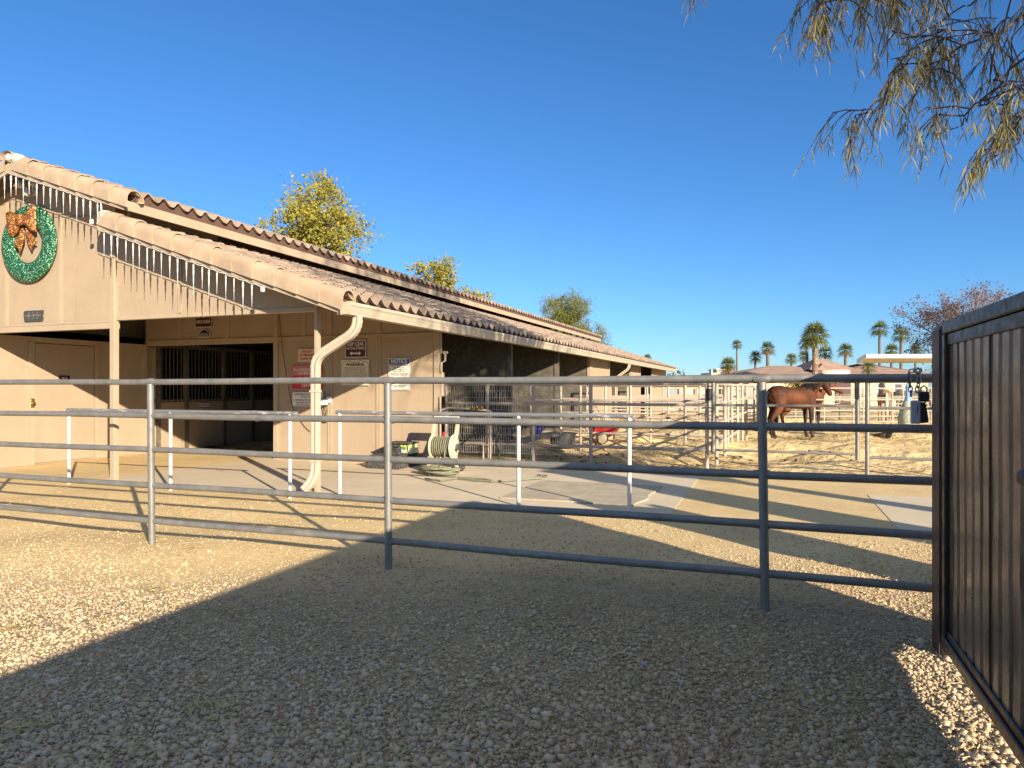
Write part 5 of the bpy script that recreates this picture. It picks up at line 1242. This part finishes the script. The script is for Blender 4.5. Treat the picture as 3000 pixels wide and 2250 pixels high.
# ------------------------------------------------------------------ broadleaf trees
MAT['bark'] = plain('tree_bark', (.13, .095, .07), .9, var=.3, vs=6, bump=.5, bs=20)
def tree(name, label, base, cz, rad, nclump, clr, per, ls, leafm, trunk_r=.16, barkm=None, aspect=.55, cat='tree', shell=.55, bare=0, group=None, droop=0.0, seed=1, cdx=(0, 0)):
    rr = random.Random(seed); t = thing(name, label, cat, base, group=group); C0 = Vector((base.x + cdx[0], base.y + cdx[1], cz)); rx, ry, rz3 = rad
    tb = MB(); fork = Vector((base.x, base.y, max(.3, cz - rz3 * .75))) 
    tb.tube([base - Vector((0, 0, .3)), base.lerp(fork, .5) + Vector((rr.uniform(-.1, .1), rr.uniform(-.1, .1), 0)), fork], [trunk_r * 1.3, trunk_r, trunk_r * .85], 9); tb.build('trunk', barkm or MAT['bark'], t)
    lb = MB(); ends = []
    for i in range(9):
        a = i * 2.4 + rr.uniform(-.3, .3); u = rr.uniform(-.35, .75); h = math.sqrt(max(0, 1 - u * u))
        e = C0 + Vector((math.cos(a) * h * rx * .55, math.sin(a) * h * ry * .55, u * rz3 * .6)); m_ = fork.lerp(e, .5) + Vector((rr.uniform(-.2, .2), rr.uniform(-.2, .2), rr.uniform(0, .3))) * rx * .3
        lb.tube([fork, m_, e], [trunk_r * .5, trunk_r * .32, trunk_r * .16], 6); ends.append(e); ends.append(m_)
    fb_ = MB()
    for i in range(nclump):
        u = rr.uniform(-1, 1); a = rr.uniform(0, 6.283); h = math.sqrt(1 - u * u); q = shell + (1 - shell) * rr.random() ** .6
        if rr.random() < .25: q = rr.uniform(.2, shell)
        q *= 1 + .22 * math.sin(3 * a + seed) * h + .12 * math.sin(5 * u + seed * 2)
        c = C0 + Vector((math.cos(a) * h * rx * q, math.sin(a) * h * ry * q, u * rz3 * q)); e = min(ends, key=lambda p: (p - c).length)
        m_ = e.lerp(c, .5) + Vector((rr.uniform(-.1, .1), rr.uniform(-.1, .1), .1)) * clr
        lb.tube([e, m_, c], [trunk_r * .14, trunk_r * .09, trunk_r * .035], 4, cap=False)
        if bare:
            for j in range(bare):
                d = Vector((rr.gauss(0, 1), rr.gauss(0, 1), rr.gauss(.4, .8))).normalized() * clr * rr.uniform(.7, 1.5); lb.tube([c.lerp(e, rr.uniform(0, .5)), c + d * .5 + Vector((0, 0, .03)), c + d], [trunk_r * .04, trunk_r * .03, trunk_r * .012], 3, cap=False)
        cr = clr * rr.uniform(.6, 1.3)
        for j in range(int(per * rr.uniform(.6, 1.3))):
            p = c + Vector((rr.gauss(0, .5), rr.gauss(0, .5), rr.gauss(0, .42))) * cr
            nrm = Vector((rr.gauss(0, 1), rr.gauss(0, 1), rr.gauss(.5, .8))).normalized(); d = nrm.orthogonal().normalized(); d.rotate(Quaternion(nrm, rr.uniform(0, 6.28))); s_ = nrm.cross(d)
            L = ls * rr.uniform(.6, 1.3); d = (d + Vector((0, 0, -droop))).normalized()
            fb_.face([p, p + d * L * .5 + s_ * L * aspect * .5, p + d * L, p + d * L * .5 - s_ * L * aspect * .5])
    lb.build('limbs', barkm or MAT['bark'], t, fix=False); fb_.build('foliage', leafm, t, smooth=False, fix=False)
    return t
yl = leafmat('yellowing_leaf', [(.14, .155, .028), (.29, .28, .045), (.44, .35, .055), (.21, .25, .045)], .35)
tree('shade_tree', 'large yellow green tree rising behind the near part of the barn roof', fwd((925 - 1500) / F * 36, 36), 9.4, (2.5, 2.5, 2.9), 215, .55, 66, .19, yl, .2, seed=4)
tree('shade_tree', 'smaller yellow green tree behind the middle of the barn roof', fwd((1275 - 1500) / F * 52, 52), 9.2, (1.75, 1.75, 2.4), 110, .5, 46, .22, yl, .18, seed=9, shell=.5)
tree('shade_tree', 'low rounded yellow green crown just right of the middle tree', fwd((1380 - 1500) / F * 54, 54), 8.1, (1.35, 1.35, 1.2), 70, .45, 46, .2, yl, .14, seed=12)
pn = leafmat('pine_needles', [(.09, .12, .03), (.22, .235, .06), (.40, .36, .10)], .35)
tree('pine_tree', 'dark green pine standing beyond the far end of the barn', fwd((1655 - 1500) / F * 62, 62), 7.4, (2.1, 2.1, 2.5), 120, .6, 170, .32, pn, .2, aspect=.12, seed=21, shell=.45, bare=3)
tree('pine_tree', 'thin half bare conifer right beside the dark green pine', fwd((1750 - 1500) / F * 63, 63), 5.6, (1.1, 1.1, 1.9), 40, .5, 70, .28, pn, .12, aspect=.12, seed=23, bare=6)
tree('leafless_tree', 'nearly bare tree with reddish leaves behind the dark gate post', fwd((2835 - 1500) / F * 38, 38), 4.75, (3.0, 3.0, 2.3), 290, .5, 46, .12, leafmat('reddish_leaf', [(.13, .075, .065), (.20, .125, .105), (.17, .13, .115)], .25), .17, seed=31, shell=.4, bare=9, barkm=plain('grey_twig', (.24, .17, .14), .9))
dk = leafmat('dark_leaf', [(.03, .04, .02), (.07, .085, .035)], .15)
tree('desert_shrub', 'rounded dark shrub above the far end of the barn gutter', fwd((1985 - 1500) / F * 75, 75), 2.3, (1.1, 1.1, 1.2), 45, .4, 40, .17, dk, .1, seed=41)
tree('desert_shrub', 'hazy grey brush line near the distant cream building', fwd((2050 - 1500) / F * 85, 85), 1.9, (1.9, 1.2, 1.0), 40, .5, 22, .15, leafmat('grey_brush', [(.16, .14, .11), (.26, .24, .18)], .1), .08, seed=43, bare=5)
tree('lemon_tree', 'yellow fruited bush against the cream house wall', fwd((2335 - 1500) / F * 58, 58), 1.55, (1.1, 1.0, 1.0), 50, .4, 45, .16, leafmat('lemon_leaf', [(.12, .14, .02), (.55, .43, .03), (.20, .20, .04)], .3), .09, seed=47)
tree('desert_shrub', 'green shrub beneath the small palms at the house front', fwd((2375 - 1500) / F * 59, 59), 1.2, (1.0, 1.0, .9), 40, .35, 40, .15, dk, .08, seed=49)

# ------------------------------------------------------------------ weeping tree whose branches hang in from the upper right
wt_ = thing('weeping_tree', 'tree with long drooping narrow leaves hanging in from the upper right', 'tree', (6.4, 6.2, 0))
wl_ = leafmat('narrow_leaf', [(.09, .09, .048), (.17, .165, .08), (.40, .33, .10), (.19, .18, .10)], .4, .5, 1.6)
wb = plain('dark_twig', (.07, .05, .042), .85, var=.3)
rr = random.Random(77)
k = MB(); T0 = Vector((6.4, 6.2, 0)); k.tube([T0 - Vector((0, 0, .3)), T0 + Vector((.1, 0, 1.2)), T0 + Vector((-.1, .1, 2.6))], [.24, .19, .17], 12); k.build('trunk', MAT['bark'], wt_)
lm, lf = MB(), MB(); crown = Vector((-.1, .1, 2.6)) + T0
def strand(p, d, L, n_leaf, dense=1.0):
    """a hanging twig with alternate narrow leaves"""
    pts = [p]; v = d.normalized(); st = L / 7
    for i in range(7):
        v = (v + Vector((rr.gauss(0, .12), rr.gauss(0, .12), -.26))).normalized(); pts.append(pts[-1] + v * st)
    lm.tube(pts, [.006, .005, .005, .004, .004, .003, .003, .002], 4, cap=False)
    for i in range(n_leaf):
        f = rr.uniform(.08, 1) * 6.99; j = int(f); q = pts[j].lerp(pts[j+1], f - j)
        a = rr.uniform(0, 6.28); o = Vector((math.cos(a), math.sin(a), 0)); L2 = rr.uniform(.10, .22); w_ = rr.uniform(.0036, .0064)
        v1 = (o * .55 + (pts[j+1] - pts[j]).normalized() * .6 + Vector((0, 0, -.45))).normalized(); m_ = q + v1 * L2 * .5; e = m_ + (v1 + Vector((0, 0, -.6))).normalized() * L2 * .5
        s_ = v1.cross(Vector((rr.gauss(0, 1), rr.gauss(0, 1), rr.gauss(0, 1)))).normalized() * w_
        b_ = len(lf.v); lf.v += [tuple(q), tuple(m_ - s_), tuple(m_ + s_), tuple(e)]; lf.f += [(b_, b_ + 1, b_ + 3, b_ + 2)]
    return pts[-1]
LP = []
def limb(pts, r0):
    sm = []
    for i in range(len(pts) - 1):
        for j in range(7): sm.append(Vector(pts[i]).lerp(Vector(pts[i+1]), j / 7) + Vector((rr.gauss(0, .035), rr.gauss(0, .035), rr.gauss(0, .03))))
    sm.append(Vector(pts[-1])); lm.tube(sm, [max(.006, r0 * (1 - i / len(sm)) ** .8) for i in range(len(sm))], 6, cap=False)
    LP.extend(sm)
def spray(P, nst, L, leaves, bias=(0, 0, 0)):
    q = min(LP, key=lambda p: (p - P).length + (.6 if p.z < P.z else 0))
    d = P - q; m_ = q + d * .5 + Vector((rr.gauss(0, .06), rr.gauss(0, .06), .10 * d.length)); pts = [q, q.lerp(m_, .5) + Vector((rr.gauss(0, .03), rr.gauss(0, .03), .02)), m_, m_.lerp(P, .5) + Vector((rr.gauss(0, .03), rr.gauss(0, .03), .02)), P]
    lm.tube(pts, [.009, .008, .007, .006, .005], 5, cap=False)
    t_ = (P - m_).normalized()
    for i in range(nst):
        f = rr.uniform(.25, 1) * 3.99; j = int(f); p = pts[j].lerp(pts[j+1], f - j)
        strand(p, t_ * rr.uniform(.3, .9) + Vector((rr.gauss(0, .4), rr.gauss(0, .4), rr.gauss(-.1, .25))) + Vector(bias), L * rr.uniform(.5, 1.25), int(leaves * rr.uniform(.6, 1.3)))
def V3(px_, py_, d): return at_d(px_, py_, d)
# limbs that reach into view (real distances 5.5 to 8.5 m)
for pts, r0 in (([crown, V3(3300, -250, 7.2), V3(2960, 80, 7.0), V3(2700, 200, 6.8), V3(2560, 330, 6.7)], .022),
                ([crown, V3(3350, -350, 7.6), V3(2950, -200, 7.4), V3(2620, -90, 7.2), V3(2400, 10, 7.0)], .022),
                ([crown, V3(3250, 0, 6.6), V3(3010, 150, 6.4), V3(2880, 300, 6.3), V3(2780, 380, 6.2)], .022),
                ([crown, V3(3300, 120, 6.2), V3(3080, 300, 6.1), V3(2980, 400, 6.0), V3(2900, 470, 6.0)], .018),
                ([crown, V3(3400, -300, 8.3), V3(2980, -60, 8.2), V3(2800, 40, 8.1), V3(2640, 130, 8.0)], .025),
                ([crown, V3(3500, -500, 8.0), V3(2900, -420, 7.8), V3(2500, -330, 7.6), V3(2150, -230, 7.5), V3(2050, -130, 7.4)], .022)): limb(pts, r0)
poly = [(2370, -120), (2400, 10), (2480, 70), (2560, 110), (2600, 250), (2560, 330), (2640, 330), (2720, 340), (2760, 360), (2830, 250), (2900, 330), (2960, 360), (3080, 260), (3080, -180)]
def inside(x, y):
    c = False; n_ = len(poly)
    for i in range(n_):
        (x1, y1), (x2, y2) = poly[i], poly[(i+1) % n_]
        if (y1 > y) != (y2 > y) and x < (x2 - x1) * (y - y1) / (y2 - y1) + x1: c = not c
    return c
n_ = 0
while n_ < 54:
    x, y = rr.uniform(2360, 3080), rr.uniform(-180, 370)
    if not inside(x, y): continue
    if y > 40 and rr.random() > .72: continue
    spray(V3(x, y, rr.uniform(5.6, 8.0)), 4, .54, 14, (-.25 * CT, -.25 * ST, -.1)); n_ += 1
n_ = 0
while n_ < 8:
    x, y = rr.uniform(2500, 3080), rr.uniform(-200, 60)
    spray(V3(x, y, rr.uniform(5.6, 8.0)), 5, .5, 19, (-.25 * CT, -.25 * ST, -.1)); n_ += 1
for x, y, d_, L in ((2960, 300, 6.1, .45), (3000, 330, 6.1, .45), (3020, 260, 6.2, .45), (2440, 330, 6.6, .62), (2480, 380, 6.6, .5), (2690, 330, 6.3, .5), (2720, 350, 6.3, .5), (2880, 420, 6.0, .42), (2860, 450, 6.0, .40), (2950, 350, 6.0, .42), (2560, 300, 6.7, .5), (2390, 40, 7.0, .45), (2420, 60, 7.0, .5), (2050, -110, 7.4, .48), (2040, -90, 7.4, .42)):
    spray(V3(x, y, d_), 5, L, 18, (-.3 * CT, -.3 * ST, -.2))
# rest of the crown, out of the picture, which throws the dappled shade
for i in range(34):
    a = rr.uniform(0, 6.283); q = rr.uniform(1.2, 4.4); e = T0 + Vector((math.cos(a) * q + .8, math.sin(a) * q - .4, rr.uniform(4.0, 8.6)))
    xc_, d_ = e.x * CT + e.y * ST, -e.x * ST + e.y * CT
    if d_ > .5 and CX + F * (xc_ - 1.0) / d_ < 3150: continue
    limb([crown, crown.lerp(e, .5) + Vector((0, 0, .5)), e], .045)
    for j in range(7): spray(e + Vector((rr.gauss(0, .7), rr.gauss(0, .7), rr.gauss(0, .5))), 4, .6, 12)
n_ = 0
while n_ < 112:
    X_, q_, z_ = rr.uniform(-.3, 7.5), rr.uniform(3.6, 10.2), rr.uniform(6.4, 10.4) if n_ < 50 else rr.uniform(7.8, 11.3); Y_ = (q_ - .629 * X_) / .777
    e = Vector((X_, Y_, z_)); xc_, d_ = X_ * CT + Y_ * ST, -X_ * ST + Y_ * CT
    if d_ > .5 and CX + F * (xc_ - .8) / d_ < 3150 and HY - F * (z_ - .9 - EYE) / d_ > -120: continue
    n_ += 1
    limb([crown, crown.lerp(e, .5) + Vector((0, 0, .7)), e], .04)
    for j in range(5): spray(e + Vector((rr.gauss(0, .55), rr.gauss(0, .55), rr.gauss(0, .35))), 4, .55, 13)
lm.build('branches', wb, wt_, fix=False); lf.build('foliage', wl_, wt_, smooth=False, fix=False)

# ------------------------------------------------------------------ objects added out of frame to throw the hard shadows
def shadow_fence(label, x0, x1, y, h):
    t = thing('shadow_panel', label, 'fence', (x0, y, 0)); k = MB(); pr = []; x = x0
    while x < x1 - .05:
        for dx, dy in ((0, 0), (.1, 0), (.115, .025), (.155, .025), (.17, 0)): pr.append((min(x1, x + dx), y + dy))
        x += .172
    k.sheet([[(a, b_, z) for a, b_ in pr] for z in (.05, h)]); k.build('sheet', MAT['sheet'], t, ang=20, fix=False)
    for xx in (x0, x1):
        q = MB(); q.box(xx - .05, xx + .05, y + .03, y + .13, -.2, h + .05); q.build('post', MAT['darkpost'], t, smooth=False)
shadow_fence('unseen corrugated panel added right of the gate post to cast shadow', 2.35, 3.45, 5.0, 1.9)
sh = thing('shadow_pillar', 'unseen tall tan pillar added right of the gate to cast shadow', 'pillar', (5.1, 5.25, 0))  # added pillar, shaped to cast one hard shadow band
k = MB(); k.box(4.72, 5.5, 5.05, 5.5, -.2, 3.35, .02); k.build('shaft', MAT['wall'], sh, smooth=False)
k = MB(); k.box(4.68, 5.54, 5.01, 5.54, 3.352, 3.45, .02); k.build('cap', MAT['trim'], sh, smooth=False)
# ------------------------------------------------------------------ loose ground cover
def ico():
    bm = bmesh.new(); bmesh.ops.create_icosphere(bm, subdivisions=1, radius=1.0); bm.verts.ensure_lookup_table(); bm.verts.index_update()
    v = np.array([q.co[:] for q in bm.verts]); f = np.array([[q.index for q in p.verts] for p in bm.faces]); bm.free(); return v, f
def scatter_stones(name, pts, sizes, seed, mat, flat=.62, kind='stuff'):
    V0, F0 = ico(); r = np.random.RandomState(seed); n_ = len(pts)
    sel = r.randint(0, 40, n_); shapes = []
    for i in range(40):
        v = V0 * r.uniform(.72, 1.22, (len(V0), 1)) * np.array([1.0, r.uniform(.6, 1.0), r.uniform(.5, .85)]); shapes.append(v)
    shapes = np.array(shapes)[sel]
    a = r.uniform(0, 6.283, n_); ca, sa = np.cos(a), np.sin(a); tl = r.normal(0, .35, n_); ct, st = np.cos(tl), np.sin(tl)
    x = shapes[..., 0]; y = shapes[..., 1] * ct[:, None] - shapes[..., 2] * st[:, None]; z = shapes[..., 1] * st[:, None] + shapes[..., 2] * ct[:, None]
    X = x * ca[:, None] - y * sa[:, None]; Y = x * sa[:, None] + y * ca[:, None]
    s_ = sizes[:, None]; W = np.stack([pts[:, 0, None] + X * s_, pts[:, 1, None] + Y * s_, pts[:, 2, None] + z * s_], -1).reshape(-1, 3)
    Fc = (F0[None] + (np.arange(n_) * len(V0))[:, None, None]).reshape(-1, 3)
    me = bpy.data.meshes.new(name); me.vertices.add(len(W)); me.vertices.foreach_set('co', W.ravel().astype(np.float32))
    me.loops.add(Fc.size); me.loops.foreach_set('vertex_index', Fc.ravel().astype(np.int32)); me.polygons.add(len(Fc))
    me.polygons.foreach_set('loop_start', (np.arange(len(Fc)) * 3).astype(np.int32)); me.polygons.foreach_set('loop_total', np.full(len(Fc), 3, np.int32))
    me.update(); me.validate(); me.shade_smooth(); me.materials.append(mat); o = bpy.data.objects.new(name, me); COL.objects.link(o); tag(o, kind=kind); return o
r = np.random.RandomState(11)
def vnoise(x, y, s):
    return .5 + .5 * np.sin(x * s + 1.3 * np.sin(y * s * .7 + 2)) * np.sin(y * s * 1.1 + 1.7 * np.sin(x * s * .6))
# sample in a fan in front of the camera so that the near ground is densest
M_ = 150000
d = 2.1 + (r.uniform(0, 1, M_) ** 1.25) * 5.0; u = r.uniform(-.95, .95, M_) * d
px_ = u * CT - d * ST; py_ = u * ST + d * CT
keep = np.clip(1.25 - np.clip((d - 4.3 + 1.2 * (vnoise(px_, py_, 1.3) - .5)) / 2.0, 0, 1.25), 0, 1) > r.uniform(0, 1, M_)
keep &= vnoise(px_ * 1.1 + 3, py_, 2.3) * .5 + .62 > r.uniform(0, 1, M_)
px_, py_ = px_[keep], py_[keep]; sz = np.clip(np.exp(r.normal(math.log(.0079), .46, len(px_))), .004, .024); sz = sz * (1.12 - .5 * np.clip((np.hypot(px_, py_) - 2.6) / 3.4, 0, 1))
scatter_stones('gravel', np.stack([px_, py_, ground_z(px_, py_) + sz * .30], -1), sz, 5, MAT['stone'])
M2 = 26000
d = 4.5 + r.uniform(0, 1, M2) * 5.0; u = r.uniform(-.95, .8, M2) * d; px_ = u * CT - d * ST; py_ = u * ST + d * CT
ok = py_ < 8.3; sz = 0; px_, py_ = px_[ok], py_[ok]; sz = np.clip(np.exp(r.normal(math.log(.0042), .45, len(px_))), .002, .013)
scatter_stones('fine_gravel', np.stack([px_, py_, ground_z(px_, py_) + sz * .3], -1), sz, 6, MAT['stone'])
# larger stones near the gate post
for i, (a, b_, s_) in enumerate(((2780, 1925, .035), (2700, 1872, .03), (2650, 1860, .022), (2740, 1950, .018), (2640, 1800, .024))):
    p = on_ground(a, b_); scatter_stones('rock', np.array([[p.x, p.y, float(ground_z(p.x, p.y)) + .012]]), np.array([s_]), 60 + i, MAT['stone'], kind='')
for i, o in enumerate([o for o in COL.objects if o.name.split('.')[0] == 'rock']):
    tag(o, ['pale stone lying in the sun beside the gate hinge', 'rounded grey stone in the shade at the dark post foot', 'smaller grey stone left of the post foot', 'small sunlit stone beside the brown gate rail', 'grey stone in the shadow edge left of the dark post'][i], 'stone', 'larger stones at the foot of the dark post')
    o['kind'] = 'thing'; del o['kind']
def scatter_strips(name, pts, L, w, mat, seed, lift=.004, curl=.3):
    rr_ = random.Random(seed); k = MB()
    for p in pts:
        a = rr_.uniform(0, 6.283); l_ = L * rr_.uniform(.4, 1.3); dx, dy = math.cos(a) * l_ / 2, math.sin(a) * l_ / 2; wx, wy = -math.sin(a) * w, math.cos(a) * w
        z0 = p[2] + lift + rr_.uniform(0, .008); z1 = p[2] + lift + rr_.uniform(0, .02)
        k.face([(p[0] - dx - wx, p[1] - dy - wy, z0), (p[0] + dx - wx, p[1] + dy - wy, z1), (p[0] + dx + wx, p[1] + dy + wy, z1 + .003), (p[0] - dx + wx, p[1] - dy + wy, z0 + .003)])
    o = k.build(name, mat, smooth=False, fix=False); tag(o, kind='stuff'); return o
q = []
for i in range(12000):
    d_ = 2.6 + rng.random() * 8.0; u_ = rng.uniform(-.85, .7) * d_; p = fwd(u_, d_)
    if vnoise(p.x, p.y, 1.9) + .15 > rng.random() and p.y < 8.35: q.append((p.x, p.y, float(ground_z(p.x, p.y)) + .004))
scatter_strips('dry_leaf_litter', q, .05, .0016, MAT['straw'], 5)
q = []
for (a, b_, n_, sr) in ((430, 1575, 12, .08), (450, 1730, 14, .09), (35, 1850, 10, .07), (90, 2160, 12, .08), (590, 2105, 14, .09), (670, 1795, 10, .06), (240, 1785, 6, .04), (1560, 1840, 9, .05), (320, 1825, 6, .08), (560, 1612, 6, .07), (1990, 2050, 7, .1)):
    c = on_ground(a, b_)
    for i in range(n_): x, y = c.x + rng.gauss(0, sr), c.y + rng.gauss(0, sr * .5); q.append((x, y, float(ground_z(x, y)) + .014))
scatter_strips('fallen_leaves', q, .11, .0035, leafmat('fallen_narrow_leaf', [(.30, .26, .07), (.48, .40, .13), (.30, .20, .09)], .1), 8, .008)
q = []
for i in range(5200):
    x = rng.uniform(-5.9, -.8); y = rng.uniform(12.95, 16.5) if rng.random() < .6 else rng.uniform(13, 26)
    if vnoise(x * 1.3, y, 1.5) > rng.random() * .9: q.append((x, y, float(ground_z(x, y)) + .006))
for i in range(2600): x = rng.gauss(-5.2, .7); y = rng.gauss(13.9, .5); q.append((x, y, float(ground_z(x, y)) + rng.random() * .05))
for i in range(1500): p = fwd(rng.gauss(9.6, 1.6), rng.gauss(21.0, .8)); q.append((p.x, p.y, float(ground_z(p.x, p.y)) + .006))
scatter_strips('loose_hay', q, .16, .006, MAT['straw'], 9, .01)
c = []
for (a, b_, n_, sr) in ((1985, 1372, 46, .5), (1890, 1385, 40, .5), (2035, 1358, 24, .25), (1820, 1362, 24, .5), (2000, 1308, 26, .5), (1960, 1312, 20, .3), (1760, 1340, 20, .4), (2330, 1345, 14, .6), (2150, 1335, 12, .3)):
    p = on_ground(a, b_)
    for i in range(n_): c.append((p.x + rng.gauss(0, sr), p.y + rng.gauss(0, sr * .6), .02))
c = np.array(c); c = c[c[:, 1] > 13.0]; c[:, 2] = ground_z(c[:, 0], c[:, 1]) + .01; scatter_stones('horse_droppings', c, np.clip(np.exp(np.random.RandomState(4).normal(math.log(.034), .35, len(c))), .015, .06), 12, MAT['dung'])

# ------------------------------------------------------------------ light, sky, camera
w = bpy.data.worlds.new('World'); scene.world = w; w.use_nodes = True
nt = w.node_tree; bg = nt.nodes['Background']; sky = nt.nodes.new('ShaderNodeTexSky'); sky.sky_type = 'NISHITA'; sky.sun_disc = False
sky.sun_elevation = SUN_EL; sky.sun_rotation = math.pi - SUN_AZ; sky.altitude = 400; sky.air_density = 1.0; sky.dust_density = .1; sky.ozone_density = 3.0
# clear desert sky: deepen the blue by pulling the red channel down
sp_ = nt.nodes.new('ShaderNodeSeparateColor'); cb_ = nt.nodes.new('ShaderNodeCombineColor'); pw_ = nt.nodes.new('ShaderNodeMath'); pw_.operation = 'POWER'; pw_.inputs[1].default_value = 1.15
ml_ = nt.nodes.new('ShaderNodeMath'); ml_.operation = 'MULTIPLY'; ml_.inputs[1].default_value = .44
nt.links.new(sky.outputs[0], sp_.inputs[0]); nt.links.new(sp_.outputs[0], pw_.inputs[0]); nt.links.new(pw_.outputs[0], ml_.inputs[0]); nt.links.new(ml_.outputs[0], cb_.inputs[0]); 
for i_, g_ in ((1, .845), (2, 1.22)):
    q_ = nt.nodes.new('ShaderNodeMath'); q_.operation = 'MULTIPLY'; q_.inputs[1].default_value = g_; nt.links.new(sp_.outputs[i_], q_.inputs[0]); nt.links.new(q_.outputs[0], cb_.inputs[i_])
# paler and brighter towards the zenith, above about 30 degrees: added fill for the shaded gravel
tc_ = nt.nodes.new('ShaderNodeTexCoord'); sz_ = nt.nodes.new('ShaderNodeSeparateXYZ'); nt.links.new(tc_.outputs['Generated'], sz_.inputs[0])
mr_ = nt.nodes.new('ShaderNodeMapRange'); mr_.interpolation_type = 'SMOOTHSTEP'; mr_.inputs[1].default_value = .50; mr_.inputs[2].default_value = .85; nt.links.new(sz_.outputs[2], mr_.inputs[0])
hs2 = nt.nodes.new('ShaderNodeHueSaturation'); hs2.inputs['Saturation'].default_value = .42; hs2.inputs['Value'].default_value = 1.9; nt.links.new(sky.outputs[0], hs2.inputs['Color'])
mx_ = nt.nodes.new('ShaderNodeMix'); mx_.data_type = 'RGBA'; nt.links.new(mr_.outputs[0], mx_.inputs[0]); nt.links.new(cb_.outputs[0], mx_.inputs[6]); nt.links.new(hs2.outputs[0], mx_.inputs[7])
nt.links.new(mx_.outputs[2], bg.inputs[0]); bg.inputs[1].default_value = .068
L_ = bpy.data.lights.new('sun', 'SUN'); L_.energy = 4.8; L_.angle = R(.5); L_.color = (1.0, .87, .68)
so = bpy.data.objects.new('sun', L_); COL.objects.link(so); so.location = (20, -20, 20)
dv = Vector((-math.sin(SUN_AZ) * math.cos(SUN_EL), math.cos(SUN_AZ) * math.cos(SUN_EL), -math.sin(SUN_EL)))
so.rotation_euler = dv.to_track_quat('-Z', 'Y').to_euler()
cam = bpy.data.cameras.new('camera'); co = bpy.data.objects.new('camera', cam); COL.objects.link(co)
co.location = (0, 0, EYE); co.rotation_euler = (R(90), 0, TH); cam.sensor_width = 36; cam.lens = F / 3000 * 36; cam.shift_y = (HY - 1125) / 3000; cam.clip_end = 6000; cam.clip_start = .05
scene.camera = co
scene.render.engine = 'CYCLES'
scene.view_settings.view_transform = 'Standard'; scene.view_settings.look = 'None'; scene.view_settings.exposure = 1.1; scene.view_settings.gamma = 1.0
scene.cycles.use_denoising = True; scene.cycles.max_bounces = 6
